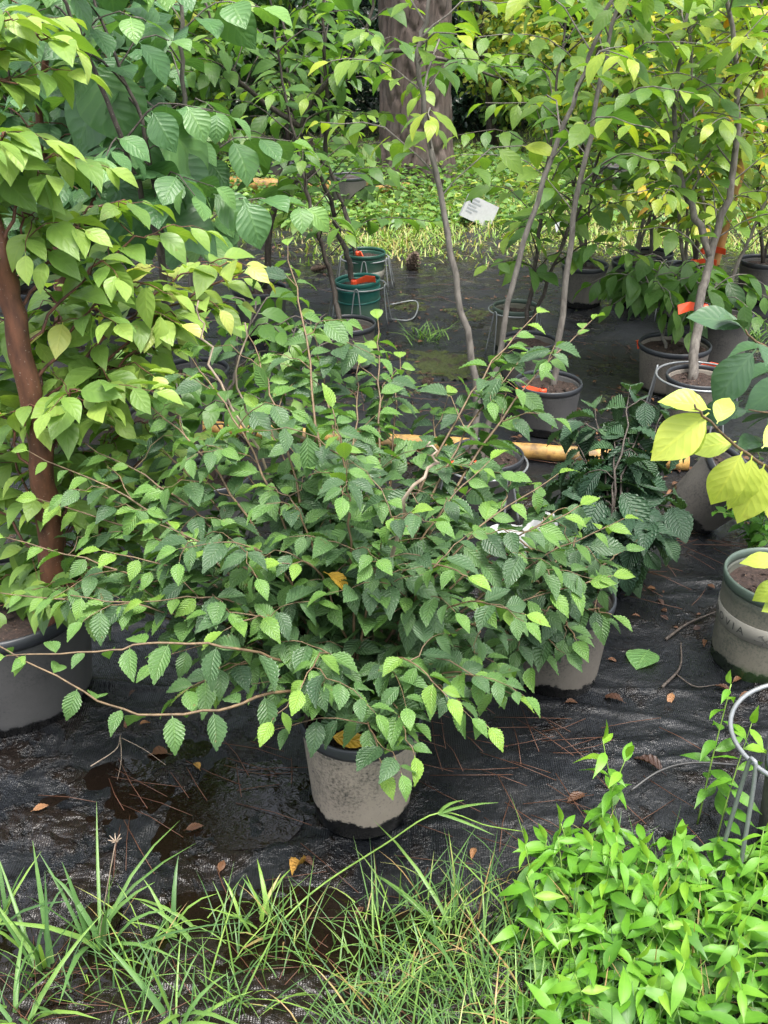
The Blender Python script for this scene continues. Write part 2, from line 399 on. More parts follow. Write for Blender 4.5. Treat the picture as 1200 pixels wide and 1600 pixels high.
def shapes(k, **kw):
    r = random.Random(kw.pop('rs', 1)); out = []
    for i in range(k):
        q = dict(kw)
        q['curl'] = q.get('curl', .25)*r.uniform(.3, 1.9); q['fold'] = q.get('fold', .25)*r.uniform(.4, 1.6)
        q['w'] = q.get('w', .34)*r.uniform(.88, 1.1); q['twist'] = r.uniform(-.12, .12)
        out.append(leaf_shape(seed=i*7+3, **q))
    return out
SHAPES = {
 'hornbeam': shapes(6, w=.265, wide=.38, tip=1.15, n=9, teeth=.11, fold=.30, curl=.40, ripple=.010, pet=.08),
 'broad': shapes(5, w=.38, wide=.40, tip=1.1, n=9, teeth=.09, fold=.22, curl=.40, ripple=.012, pet=.10),
 'elm': shapes(5, w=.29, wide=.44, tip=1.05, n=9, teeth=.09, fold=.42, curl=.55, ripple=.018, pet=.05),
 'lime': shapes(6, w=.27, wide=.42, tip=1.1, n=6, fold=.25, curl=.45, pet=.08),
 'sapling': shapes(6, w=.24, wide=.45, tip=1.05, n=6, fold=.22, curl=.45, pet=.10),
 'storax': shapes(5, w=.39, wide=.50, tip=1.0, n=7, teeth=.0, fold=.20, curl=.45, pet=.10),
 'yellow': shapes(4, w=.29, wide=.48, tip=1.1, n=7, fold=.22, curl=.35, pet=.06),
 'magnolia': shapes(3, w=.30, wide=.52, tip=1.0, n=7, fold=.30, curl=.35, pet=.08),
 'stilt': shapes(5, w=.15, wide=.34, tip=1.25, n=5, fold=.30, curl=.40, pet=.02),
 'dry': shapes(5, w=.24, wide=.45, tip=1.0, n=6, fold=.55, curl=.6, ripple=.02, pet=.15),
 'far': [leaf_shape(w=.28, wide=.45, n=2, fold=.25, curl=.3, pet=0, seed=5)],
}
_leafmesh = {}
def leaf_mesh(sp, k, tint, mat):
    b = round(min(1, max(0, tint))*8)/8; key = (sp, k, b, mat)
    if key not in _leafmesh:
        v, f, uv = SHAPES[sp][k]
        _leafmesh[key] = np_mesh('leaf', v, f, M[mat], tint=[b]*len(v), uv=uv)
    return _leafmesh[key]

def frame(p, d, n, s):
    d = d.normalized(); n = n - d*n.dot(d)
    n = n.normalized() if n.length > 1e-4 else d.orthogonal().normalized()
    x = d.cross(n)
    return Matrix(((x.x*s, d.x*s, n.x*s, p.x), (x.y*s, d.y*s, n.y*s, p.y), (x.z*s, d.z*s, n.z*s, p.z), (0, 0, 0, 1)))

def join_leaves(name, sp, leaves, mat, parent=None):
    """leaves: (matrix, shape index, tint) -> one mesh"""
    vs = []; fs = []; uvs = []; ti = []; n = 0
    by = {}
    for m, k, t in leaves: by.setdefault(k, []).append((m, t))
    for k, lst in by.items():
        v, f, uv = SHAPES[sp][k]; mm = np.array([np.array(m) for m, t in lst])
        P = np.einsum('nij,vj->nvi', mm[:, :3, :3], v) + mm[:, None, :3, 3]
        c = len(lst); nv = len(v)
        vs.append(P.reshape(-1, 3)); fs.append((f[None] + (np.arange(c)*nv)[:, None, None]).reshape(-1, 3) + n); n += c*nv
        uvs.append(np.tile(uv, (c, 1))); ti.append(np.repeat([t for m, t in lst], nv))
    o = link(name, np_mesh(name, np.concatenate(vs), np.concatenate(fs), M[mat], tint=np.concatenate(ti), uv=np.concatenate(uvs)), parent)
    o['kind'] = 'stuff'; return o

fwd = V((0, math.cos(PITCH), -math.sin(PITCH))); upv = V((0, math.sin(PITCH), math.cos(PITCH)))
def apparent(p, s):
    """size a leaf shows at from the camera; leaves out of the frame count as small"""
    q = p - CAM; dd = q.dot(fwd)
    if dd < .1: return 0
    k = s/dd
    return k if abs(q.x/dd) < .39 and abs(q.dot(upv)/dd) < .52 else k*.05

class Plant:
    def __init__(s, name, label, cat, loc, sp, mat=None, wood='twig', seed=1, group=None, maxleaf=300):
        s.root = tag(empty(name, loc), label, cat, group); s.o = V(loc); s.sp = sp; s.mat = mat or sp
        s.wood = wood; s.r = random.Random(seed); s.L = []; s.maxleaf = maxleaf; s.stems = []
    def stem(s, pts, r0, r1, n=None, wood=None, sides=6, wob=.004, name='stem', taper=1.0):
        """one main stem, a part of its own; returns the sampled path (world)"""
        path = spline(pts, n or max(8, 5*len(pts)))
        for i in range(1, len(path)-1): path[i] += V((s.r.gauss(0, wob), s.r.gauss(0, wob), s.r.gauss(0, wob*.5)))
        m = len(path); rad = [r0+(r1-r0)*(i/(m-1))**taper for i in range(m)]
        mb = MB(); mb.tube([p - s.o for p in path], rad, sides); s.stems.append((name, mb, wood or s.wood)); s.cur = mb
        return path
    def twig(s, path, r0, r1, sides=4):
        m = len(path); s.cur.tube([p - s.o for p in path], [r0+(r1-r0)*i/(m-1) for i in range(m)], sides, False)
    def leaf(s, p, d, n, size, tint): s.L.append((frame(p, d, n, size), s.r.randrange(len(SHAPES[s.sp])), min(1, max(0, tint)), apparent(p, size)))
    def sprout(s, path, t0, t1, step, size, tint=(.3, .6), spread=1.0, droop=.35, up=1., jit=.25, small=.45, tipleaf=True):
        r = s.r; seg = [(path[i+1]-path[i]).length for i in range(len(path)-1)]; tot = sum(seg)
        q = t0*tot; k = 0; az = r.uniform(0, 6.28); side = r.choice((-1, 1))
        while q <= t1*tot:
            a = q; i = 0
            while i < len(seg)-1 and a > seg[i]: a -= seg[i]; i += 1
            T = (path[i+1]-path[i]).normalized(); p = path[i] + T*a
            if abs(T.z) > .8:
                az += 2.4+r.gauss(0, .3); Sd = V((math.cos(az), math.sin(az), 0))
            else:
                side = -side; Sd = T.cross(ZUP).normalized()*side
            f = q/tot
            sz = size*(1-small*max(0, (f-.6)/.4))*r.uniform(.72, 1.18)
            dd = T*math.cos(spread) + Sd*math.sin(spread) + V((0, 0, -droop*r.uniform(.3, 1.7))) + V((r.gauss(0, jit), r.gauss(0, jit), r.gauss(0, jit)))
            nn = ZUP*up + V((r.gauss(0, .35), r.gauss(0, .35), 0)) + Sd*.2
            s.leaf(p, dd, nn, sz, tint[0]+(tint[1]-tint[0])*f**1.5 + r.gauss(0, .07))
            q += step*r.uniform(.7, 1.3)
        if tipleaf:
            T = (path[-1]-path[-2]).normalized()
            s.leaf(path[-1], T+V((0, 0, -droop*.6)), ZUP+V((r.gauss(0, .3), r.gauss(0, .3), 0)), size*(1-small*.7), tint[1]+.05)
    def side_twigs(s, path, t0, t1, count, length, size, step, tint, droop=.3, rise=.35, r0=.0022, **kw):
        r = s.r; az = r.uniform(0, 6.28)
        for j in range(count):
            f = t0+(t1-t0)*(j+r.random())/count; u = f*(len(path)-1); i = min(int(u), len(path)-2)
            p = path[i].lerp(path[i+1], u-i); T = (path[i+1]-path[i]).normalized()
            az += 2.4+r.gauss(0, .5); Sd = V((math.cos(az), math.sin(az), 0))
            ln = length*r.uniform(.5, 1.25)*(1.15-.45*f)
            e1 = p + (Sd*.8+T*.45+ZUP*rise*.6).normalized()*ln*.5
            e2 = e1 + (Sd*.9+T*.3+ZUP*(rise*.5-droop)).normalized()*ln*.5
            tp = spline([p, e1, e2], 7)
            for k in range(1, 6): tp[k] += V((r.gauss(0, .003), r.gauss(0, .003), r.gauss(0, .003)))
            s.twig(tp, r0*r.uniform(.8, 1.3), r0*.45)
            s.sprout(tp, .22, .95, step, size, tint, droop=droop, **kw)
    def finish(s):
        for name, mb, wood in s.stems: mb.build(name, M[wood], s.root)
        s.L.sort(key=lambda q: -q[3])
        for m, k, t, a in s.L[:s.maxleaf]:
            o = link('leaf', leaf_mesh(s.sp, k, t, s.mat), s.root)
            o.matrix_basis = Matrix.Translation(-s.o) @ m
        rest = s.L[s.maxleaf:]
        if rest:
            T = Matrix.Translation(-s.o)
            join_leaves('foliage', s.sp, [(T @ m, k, t) for m, k, t, a in rest], s.mat, s.root)
        return s.root

def ribbon(plant, p, d, label=None, size=.10):
    """orange marking ribbon knotted round a stem, one tail"""
    p = V(p)-plant.o; d = V(d).normalized(); mb = MB()
    mb.lathe([(.011, -.014), (.016, -.008), (.016, .008), (.011, .014)], 10)
    mb.v = [(x+p.x, y+p.y, z+p.z) for x, y, z in mb.v]
    w = ZUP*.028; q0 = p+d*.012; n = d.cross(ZUP).normalized()*.002
    a = [q0, q0+d*size*.5+V((0, 0, .008)), q0+d*size+V((0, 0, -.004))]
    vs = []
    for i, c in enumerate(a):
        ww = ZUP*(.012 if i == 0 else .017) + d.cross(ZUP).normalized()*.004*i
        vs += [c-ww+n, c+ww+n, c+ww-n, c-ww-n]
    fs = [(i*4+k, i*4+(k+1) % 4, i*4+4+(k+1) % 4, i*4+4+k) for i in range(2) for k in range(4)] + [(0, 1, 2, 3), (8, 11, 10, 9)]
    mb.add(vs, fs)
    o = mb.build('marking_ribbon', M['ribbon'], plant.root, smooth=False); return o

# ---------------------------------------------------------------- pots and cages
def make_pot(loc, rt, rb, h, mat, rim, label, rot=(0, 0, 0), group=None, name='nursery_pot', soil=.82, rings=(), hollow=False):
    root = tag(empty(name, loc, rot), label, 'pot', group)
    pr = [(.001, 0), (rb*.97, 0), (rb, .006)]
    zs = [.15, .35, .55, .7, .82, .90]
    for z in zs: pr.append((rb+(rt-rb)*z, h*z))
    pr += [(rt*.955, h*.91), (rt*.93, h*.88), (rb*.96+(rt-rb)*.5, h*.5), (.001, h*.5)]
    MB().lathe(pr, 48).build('body', M[mat], root)
    MB().lathe([(rt*.955, h*.88), (rt*1.0, h*.885), (rt*1.02, h*.92), (rt*1.028, h*.95), (rt*1.022, h*.985), (rt*1.005, h*1.0), (rt*.98, h*.997), (rt*.955, h*.97)], 48, True).build('rim', M[rim], root)
    if len(rings):
        for z in rings:
            q = rb+(rt-rb)*z
            MB().lathe([(q-.002, h*z-.006), (q+.004, h*z-.003), (q+.004, h*z+.003), (q-.002, h*z+.006)], 48, True).build('ridge', M[rim], root)
    if not hollow:
        n = 26; m = 9; R = rb+(rt-rb)*soil - .001; r = random.Random(int(abs(loc[0])*997+abs(loc[1])*113))
        prof = [(R*i/m if i else .0008, h*soil) for i in range(m+1)]
        mb = MB().lathe(prof, n)
        a = np.array(mb.v); a[:, 2] += fbm(a[:, 0]*45+r.random()*50, a[:, 1]*45, 3, 4)*.007
        mb.v = [tuple(p) for p in a]
        for _ in range(26):                    # bark chips
            q = V((r.uniform(-1, 1), r.uniform(-1, 1), 0))*R*.68; s = r.uniform(.004, .011); ang = r.uniform(0, 3.1)
            u = V((math.cos(ang), math.sin(ang), r.uniform(-.3, .3)))*s; w = V((-math.sin(ang), math.cos(ang), 0))*s*.45; c = q+V((0, 0, h*soil+.007))
            mb.add([c-u-w, c+u-w, c+u+w, c-u+w, c+V((0, 0, .005))], [(0, 1, 4), (1, 2, 4), (2, 3, 4), (3, 0, 4), (3, 2, 1, 0)])
        mb.build('soil', M['soil'], root, smooth=False)
    return root

def pot_band(root, rt, rb, h, z0, z1, text, a_end, size, per):
    """pale printed band round the pot; text runs counter-clockwise and ends at angle a_end"""
    R = lambda z: rb+(rt-rb)*z/h
    o = MB().lathe([(R(z0)+.0005, z0), (R(z0)+.0022, z0+.001), (R((z0+z1)/2)+.0022, (z0+z1)/2), (R(z1)+.0022, z1-.001), (R(z1)+.0005, z1)], 64).build('printed_band', M['band'], root)
    cu = bpy.data.curves.new('lettering', 'FONT'); cu.body = text; cu.size = size; cu.space_character = per; cu.resolution_u = 3
    tmp = bpy.data.objects.new('lettering', cu); C.objects.link(tmp)
    dg = bpy.context.evaluated_depsgraph_get(); dg.update()
    me = bpy.data.meshes.new_from_object(tmp.evaluated_get(dg)); bpy.data.objects.remove(tmp)
    co = np.array([v.co[:] for v in me.vertices]); w = co[:, 0].max()
    zc = (z0+z1)/2 - size*.35
    for v, c in zip(me.vertices, co):
        z = zc+c[1]; rr = R(z)+.0032; a = a_end+(c[0]-w)/R(zc)
        v.co = (rr*math.cos(a), rr*math.sin(a), z)
    me.materials.clear(); me.materials.append(M['ink']); me.name = 'lettering'
    t = link('lettering', me, o)
    return o

def wire_cage(loc, label, R, z, legs, rot=(0, 0, 0), rw=.0035, group=None, foot=.0, low=None):
    """wire ring with hairpin legs that stand round a pot"""
    root = tag(empty('wire_cage', loc, rot), label, 'plant cage', group)
    n = 48; ring = [V((R*math.cos(2*math.pi*k/n), R*math.sin(2*math.pi*k/n), z)) for k in range(n+1)]
    MB().tube(ring, rw, 6, False).build('ring', M['wire'], root)
    if low:
        MB().tube([V((p.x*low[0]/R, p.y*low[0]/R, low[1])) for p in ring], rw, 6, False).build('ring', M['wire'], root)
    for a in legs:
        c, s = math.cos(a), math.sin(a); t = V((-s, c, 0)); e = V((c, s, 0))
        pts = [e*(R+.03)-t*.03, e*(R+.006)-t*.012+V((0, 0, z*.9)), e*(R+.004)+V((0, 0, z+.012)), e*(R+.006)+t*.012+V((0, 0, z*.9)), e*(R+.03)+t*.03]
        MB().tube(spline(pts, 21), rw*.9, 6).build('leg', M['wire'], root)
    return root

# ---------------------------------------------------------------- the setting
FOLDS = [(1.50, .06, .010, .018, 1), (1.93, -.10, .012, .020, 2), (2.22, -.22, .010, .014, 3), (2.62, -.05, .012, .022, 4), (3.25, .08, .010, .02, 5), (4.05, .02, .016, .03, 6), (4.7, -.06, .012, .03, 7), (1.80, -.02, .009, .008, 8), (2.02, -.16, .010, .009, 9), (2.12, -.12, .008, .007, 10), (2.40, .10, .009, .010, 11), (1.62, .10, .009, .010, 12), (1.44, -.05, .009, .012, 13), (2.85, -.1, .010, .012, 14), (3.6, .05, .012, .014, 15), (4.4, -.03, .014, .016, 16)]
def height(x, y):
    h = fbm(x*1.6+3, y*1.6, 4, 11)*.010 + fbm(x*9, y*9, 3, 21)*.0022
    front = np.maximum(1/(1+np.exp((y-1.38)*16)), .8/(1+np.exp((y-1.95)*14))/(1+np.exp((x+.12)*14)))
    h = h + front*(fbm(x*11, y*13, 4, 31)*.0075 + fbm(x*40, y*40, 2, 36)*.0028) + (1-front)*np.abs(fbm(x*5+2, y*7, 3, 91))*.005
    for y0, sl, a, s, sd in FOLDS:
        d = y-(y0+sl*x+.07*noise2(x*2.1, x*0+sd*7.3, sd)+.02*noise2(x*7, x*0+sd, sd+9))
        amp = np.clip(noise2(x*1.3+sd*5, y*.4, sd+40)+.35, 0, 1)
        h = h + a*amp*np.exp(-(d/s)**2)
    # slack furrows running away across the cloth
    for x0, sl, a, s, sd in [(.45, .25, .006, .012, 51), (.95, -.3, .006, .012, 52), (-.35, .4, .006, .014, 53), (.2, -.12, .005, .012, 54), (1.5, .2, .007, .02, 55)]:
        d = x-(x0+sl*(y-2)+.05*noise2(y*3, y*0+sd, sd))
        amp = np.clip(noise2(y*1.7+sd, x*.3, sd+3)+.2, 0, 1)
        h = h + a*amp*np.exp(-(d/s)**2)
    pud = np.exp(-(((x+.42)/.42)**2+((y-1.72)/.20)**2)**1.3)*.014 + np.exp(-(((x+.15)/.30)**2+((y-1.33)/.09)**2)**1.3)*.010 + np.exp(-(((x+.62)/.2)**2+((y-1.28)/.1)**2)**1.3)*.010
    return h - pud
_gx = np.arange(-5, 5.01, .02); _gy = np.arange(.4, 8.01, .02)
_gh = height(*np.meshgrid(_gx, _gy))
def hz(x, y):
    u = min(498.9, max(0, (x+5)/.02)); w = min(379.9, max(0, (y-.4)/.02)); i = int(u); j = int(w); a = u-i; b = w-j
    return float((_gh[j, i]*(1-a)+_gh[j, i+1]*a)*(1-b) + (_gh[j+1, i]*(1-a)+_gh[j+1, i+1]*a)*b)
def grid(x0, x1, y0, y1, step, f):
    xs = np.arange(x0, x1+step/2, step); ys = np.arange(y0, y1+step/2, step)
    X, Y = np.meshgrid(xs, ys); Z = f(X.ravel(), Y.ravel())
    v = np.stack([X.ravel(), Y.ravel(), Z], 1); nx, ny = len(xs), len(ys)
    i = (np.arange(ny-1)[:, None]*nx + np.arange(nx-1)[None]).ravel()
    return v, np.stack([i, i+1, i+nx+1, i+nx], 1)
def _near(x, y): return height(x, y)
v, f = grid(-1.7, 1.9, .55, 2.55, .0095, _near)
o = link('weed_mat', np_mesh('weed_mat', v, f, M['mat'])); tag(o, kind='structure')
v, f = grid(-4.6, 4.6, 2.545, 7.4, .035, lambda x, y: height(x, y)-.002)
o = link('weed_mat', np_mesh('weed_mat', v, f, M['mat'])); tag(o, kind='structure')
def _far(x, y):
    d = np.maximum(0, np.hypot(x, y-6)-3)
    return np.where((np.abs(x) < 4.4) & (y < 7.1) & (y > -1.), -.06, -.012+fbm(x*.5, y*.5, 4, 77)*.04*np.clip(d/3, 0, 1))
v, f = grid(-90, 90, -40, 140, .9, _far)
o = link('ground', np_mesh('ground', v, f, M['ground'])); tag(o, kind='structure')

def puddle(cx, cy, rx, ry, z, seed):
    n = 40; vs = [(cx, cy, z)]
    for k in range(n):
        a = 2*math.pi*k/n; q = 1+.25*math.sin(a*3+seed)+.12*math.sin(a*7+seed*2)
        vs.append((cx+rx*q*math.cos(a), cy+ry*q*math.sin(a), z))
    tag(MB().add(vs, [(0, k+1, (k+1) % n+1) for k in range(n)]).build('puddle', M['water']), kind='structure')
puddle(-.44, 1.72, .46, .22, -.0125, 1)
puddle(-.15, 1.33, .33, .10, -.0105, 2)
puddle(-.62, 1.28, .22, .12, -.0100, 3)

# pine trunk: ridged plates raised from the bark
def pine():
    root = tag(empty('pine_tree', (0.271,8.989,0.000)), 'thick old pine trunk with grey brown furrowed bark', 'tree')
    n, m, Hh = 150, 330, 7.0; k = np.arange(n); a = 2*np.pi*k/n
    z = np.linspace(-.1, Hh, m)
    A, Zz = np.meshgrid(a, z); R = .255 - .010*Zz + .07*np.exp(-np.maximum(Zz, 0)/.22)
    # jittered brick-like plates, elongated upward
    u = A/(2*np.pi)*20; w = Zz*2.6
    w = w + noise2(np.mod(u, 20)*1.0, w*.8, 3)*.7; u = u + noise2(u*0+4, w*1.1, 5)*.5
    best = np.full(u.shape, 9.); sec = np.full(u.shape, 9.); cid = np.zeros(u.shape)
    ui = np.floor(u); wi = np.floor(w)
    for du in (-1, 0, 1):
        for dw in (-1, 0, 1):
            cu = ui+du; cw = wi+dw; cm = np.mod(cu, 20)
            jx = noise2(cm*3.7+.5, cw*2.3+.5, 61)*.4; jy = noise2(cm*5.1+.5, cw*4.3+.5, 62)*.4
            d = np.hypot(cu+.5+jx-u, (cw+.5+jy-w)*.8)
            sec = np.minimum(np.maximum(d, best), sec); new = d < best
            cid = np.where(new, noise2(cm*7.7+.5, cw*6.1+.5, 63), cid); best = np.minimum(best, d)
    edge = np.clip((sec-best)/.28, 0, 1)
    R = R + .045*(edge**.5) + cid*.010 + fbm(u*3, w*3, 3, 8)*.004
    v = np.stack([R*np.cos(A)-.02*Zz, R*np.sin(A), Zz], -1).reshape(-1, 3)
    i = (np.arange(m-1)[:, None]*n + k[None]).ravel(); j = (np.arange(m-1)[:, None]*n + ((k+1) % n)[None]).ravel()
    link('trunk', np_mesh('trunk', v, np.stack([i, j, j+n, i+n], 1), M['pine_bark']), root)
    # high crown, well above the view
    r = random.Random(5); mb = MB(); lv = []
    for q in range(16):
        az = q*2.4; zb = 4.6+q*.15; e = V((math.cos(az), math.sin(az), .25))*r.uniform(.9, 1.7)
        p0 = V((-.02*zb, 0, zb)); mb.tube(spline([p0, p0+e*.5+V((0, 0, .05)), p0+e], 6), [.05, .045, .04, .03, .02, .012], 5)
        for _ in range(120):
            c = p0+e*r.uniform(.45, 1.08)+V((r.gauss(0, .2), r.gauss(0, .2), r.gauss(0, .12)))
            dd = V((r.gauss(0, 1), r.gauss(0, 1), r.gauss(.3, .6))); lv.append((frame(c, dd, V((r.gauss(0, 1), r.gauss(0, 1), r.gauss(0, 1))), .22), 0, r.uniform(.1, .5)))
    mb.build('branches', M['pine_bark'], root)
    join_leaves('crown', 'far', lv, 'farleaf', root)
pine()

# ---- shrubs and trees behind the grass
def cloud(r, clumps, n, size, tint, flat=.5):
    out = []
    tot = sum(c[3]**2 for c in clumps)
    for cx, cy, cz, cr in clumps:
        b = r.gauss(0, .12)
        for _ in range(int(n*cr**2/tot)):
            e = V((r.gauss(0, 1), r.gauss(0, 1), r.gauss(0, .8))).normalized()
            p = V((cx, cy, cz)) + e*cr*(r.random()**.45)
            dd = e*.6 + V((r.gauss(0, .7), r.gauss(0, .7), r.gauss(-.35, .4)))
            nn = ZUP*flat + e*.5 + V((r.gauss(0, .5), r.gauss(0, .5), r.gauss(0, .3)))
            out.append((frame(p, dd, nn, size*r.uniform(.6, 1.25)), 0, min(1, max(0, r.gauss(tint, .16)+b+.12*e.z))))
    return out
def shrub_meshes(seed, w, h, n, size, tint, mat, z0=.25, trunks=3, clumps=14):
    r = random.Random(seed); cl = []
    for i in range(clumps):
        z = z0+(h-z0)*(i+.5)/clumps; q = w*(1-.45*abs((z-h*.55)/h))*r.uniform(.2, .8); a = r.uniform(0, 6.28)
        cl.append((q*math.cos(a), q*math.sin(a), z, w*r.uniform(.28, .5)))
    mb = MB()
    for t in range(trunks):
        a = t*6.28/trunks; e = cl[-1-t]
        mb.tube(spline([(.05*math.cos(a), .05*math.sin(a), -.05), (e[0]*.4, e[1]*.4, e[2]*.5), e[:3]], 8), [.035, .03, .028, .024, .02, .016, .012, .008], 6)
    lv = cloud(r, cl, n, size, tint)
    tmp = join_leaves('crown', 'far', lv, mat); me = tmp.data; bpy.data.objects.remove(tmp)
    return mb.mesh('trunk', M['bark_dark']), me
def put_shrub(ms, loc, rz, s, label, group, name='shrub', cat='shrub'):
    root = tag(empty(name, loc, (0, 0, rz)), label, cat, group); root.scale = (s, s, s)
    link('trunk', ms[0], root); o = link('crown', ms[1], root); o['kind'] = 'stuff'
HOLLY = shrub_meshes(1, 1.1, 3.6, 5200, .12, .35, 'holly', .1)
HOLLY2 = shrub_meshes(2, 1.0, 2.6, 4200, .11, .5, 'holly', .1)
GREEN = shrub_meshes(3, .85, 2.3, 3000, .11, .5, 'farleaf', .3)
YELL = shrub_meshes(4, .85, 2.4, 3000, .10, .80, 'farleaf', .35)
TREE = shrub_meshes(6, 2.0, 5.6, 7000, .22, .45, 'farleaf', .8, 1, 22)
r0 = random.Random(12)
HL = 'dark glossy evergreen shrub in the far row behind the pine trunk'
for x, y, s, k in [(-2.2, 13.2, .95, 0), (-.6, 13.6, 1.0, 0), (.9, 13.3, .95, 1), (2.3, 13.4, 1.0, 0), (3.9, 13.6, 1., 1), (-3.9, 13.5, 1., 1), (-5.4, 13.2, 1.0, 0), (5.5, 13.4, 1., 0), (.45, 11.6, .7, 1), (1.25, 12.0, .75, 0), (-.45, 11.9, .7, 0), (-1.4, 12.2, .8, 1), (2.1, 12.3, .75, 1), (3.1, 12.6, .8, 0)]:
    put_shrub((HOLLY, HOLLY2)[k], (x, y, 0), r0.uniform(0, 6), s, HL, 'evergreen shrubs behind the pine')
for x, y, s in [(-1.75, 9.6, .8), (-2.9, 9.1, .9), (-4.0, 9.8, .9), (-.95, 10.6, .8), (-2.3, 10.9, .95), (-3.6, 11.4, 1.)]:
    put_shrub(GREEN, (x, y, 0), r0.uniform(0, 6), s, 'mid green leafy shrub beyond the grass on the dark bark trees side', 'green shrubs beyond the grass')
for x, y, s in [(1.75, 9.7, .85), (2.7, 9.2, .9), (3.7, 9.9, .95), (4.6, 9.3, .9), (1.1, 10.9, .8), (2.4, 11.2, 1.), (3.5, 11.6, 1.)]:
    put_shrub(YELL, (x, y, 0), r0.uniform(0, 6), s, 'yellow green leafy shrub beyond the grass on the white carton side', 'yellow green shrubs beyond the grass')
for i, (x, y) in enumerate([(-9, 18), (-5.5, 19.5), (-2, 18.5), (1.5, 20), (4.5, 18.5), (8, 19.5), (-11, 24), (-7, 26), (-3, 25), (1, 27), (5, 25), (9, 26), (12, 23)]):
    put_shrub(TREE, (x, y, 0), i*1.7, .9+.25*r0.random(), 'tall leafy woodland tree closing the view behind the nursery', 'woodland trees', 'woodland_tree', 'tree')
# far wood, one mass
r = random.Random(9)
lv = []
for _ in range(9000):
    a = r.uniform(-1.35, 1.35); q = r.uniform(31, 40); p = V((q*math.sin(a), q*math.cos(a), r.random()**.8*6.5))
    lv.append((frame(p, V((r.gauss(0, 1), r.gauss(0, 1), r.gauss(-.3, .5))), V((r.gauss(0, .6), -1, r.gauss(.6, .5))), r.uniform(.6, 1.2)), 0, min(1, max(0, r.gauss(.3, .15)))))
o = join_leaves('far_wood', 'far', lv, 'farleaf'); tag(o, 'dark mass of far woodland foliage behind the nursery rows', 'woodland', kind='stuff')

# ---------------------------------------------------------------- pots
PI = math.pi
make_pot((-0.048,1.658,0.000), .124, .102, .26, 'pot_front', 'rim_black', 'silt coated pot with wet black base under the serrated shrub', name='nursery_pot')
make_pot((0.439,2.116,0.000), .125, .100, .25, 'pot_silt', 'rim_black', 'dusty grey pot with torn soil crust beside the fallen green leaf')
make_pot((0.017,2.320,0.000), .115, .095, .23, 'pot_black', 'rim_black', 'black pot hidden behind the serrated shrub under broad leaves')
make_pot((0.681,2.677,0.000), .105, .09, .20, 'pot_black', 'rim_black', 'black pot under the drooping dark elm leaves')
make_pot((-0.909,2.048,0.000), .207, .175, .29, 'pot_grey', 'rim_black', 'largest grey black pot, standing in the puddle with the red trunked tree', soil=.86)
p_mon = make_pot((0.986,2.188,0.000), .135, .128, .26, 'pot_olive', 'rim_olive', 'olive green pot with a pale printed band and mossy foot', rot=(0, .03, 0))
pot_band(p_mon, .135, .128, .26, .122, .168, 'MONROVIA', math.radians(222), .030, 1.5)
sp = MB()
for a, z, l, t in [(.0, .155, .016, .5), (.03, .150, .014, 2.2), (-.02, .140, .022, .1), (.04, .136, .012, 1.2), (.07, .146, .014, .8), (.09, .138, .010, 2.6)]:
    aa = math.radians(240)+a*1.6; R = .1355
    e = [(R*math.cos(aa+s*l*math.cos(t)/R), R*math.sin(aa+s*l*math.cos(t)/R), z-.004+s*l*math.sin(t)) for s in (-.4, 0, .4)]
    sp.tube(e, .0008, 4)
sp.build('emblem', M['ink'], p_mon)
make_pot((0.869,1.528,0.000), .115, .10, .22, 'pot_black', 'rim_black', 'black pot inside the wire ring by the bright weeds', soil=.78)
make_pot((0.986,2.915,0.050), .115, .09, .21, 'pot_black', 'rim_black', 'black pot tipped over on its side edge with weeds', rot=(math.radians(14), math.radians(34), 0))
make_pot((0.333,3.046,0.000), .122, .10, .20, 'pot_grey', 'rim_black', 'grey pot with two stems and a wire ring in front of the yellow pole')
make_pot((-0.526,2.815,0.000), .12, .10, .24, 'pot_grey', 'rim_black', 'dusty grey pot half hidden behind the serrated shrub, beside the largest pot')
make_pot((0.633,3.718,0.000), .128, .108, .195, 'pot_grey', 'rim_black', 'dusty grey pot with bark soil behind the yellow pole')
make_pot((0.620,4.211,0.000), .118, .10, .20, 'pot_black', 'rim_black', 'dark pot standing behind the dusty pot of bark soil')
make_pot((0.611,4.634,0.000), .105, .09, .22, 'pot_olive', 'rim_olive', 'narrow olive pot inside a wire cage behind the thin leaning stems')
make_pot((1.229,3.769,0.000), .125, .105, .20, 'pot_beige', 'rim_black', 'beige pot with red ribbon inside a wire ring behind the yellow leaves')
make_pot((1.230,4.157,0.000), .148, .125, .20, 'pot_beige', 'rim_black', 'wide beige pot just behind the wire ringed pot')
make_pot((1.522,4.474,0.000), .13, .115, .24, 'pot_black', 'rim_black', 'wide low black pot beside the grey forked trunk')
make_pot((-0.160,4.405,0.000), .122, .10, .21, 'pot_black', 'rim_black', 'black pot with a slim brown stem in front of the teal pot')
make_pot((-0.122,5.112,0.000), .112, .10, .215, 'pot_teal', 'rim_teal', 'teal green pot with orange ribbon inside a wire cage', rings=(.52, .80), rot=(0, math.radians(-3), 0))
p_g = make_pot((-0.109,5.733,0.000), .116, .104, .20, 'pot_green', 'rim_green', 'dark green pot with pale lettered band at the grass edge')
pot_band(p_g, .116, .104, .20, .055, .105, 'MONROVIA', math.radians(310), .030, 1.35)
FP = 'empty looking black pots along the far edge'
for i, (x, y, q) in enumerate([(-1.286,9.649,0.000), (-1.046,9.230,0.000), (-0.814,8.730,0.000), (-0.676,8.565,0.000), (-0.270,8.055,0.000), (1.829,8.565,0.000), (-1.395,8.512,0.000)]):
    make_pot((x, y, 0), .14, .125, .21, 'pot_black', 'rim_black', 'black pot in the row beyond the grass near the far pole', group='black pots beyond the grass')
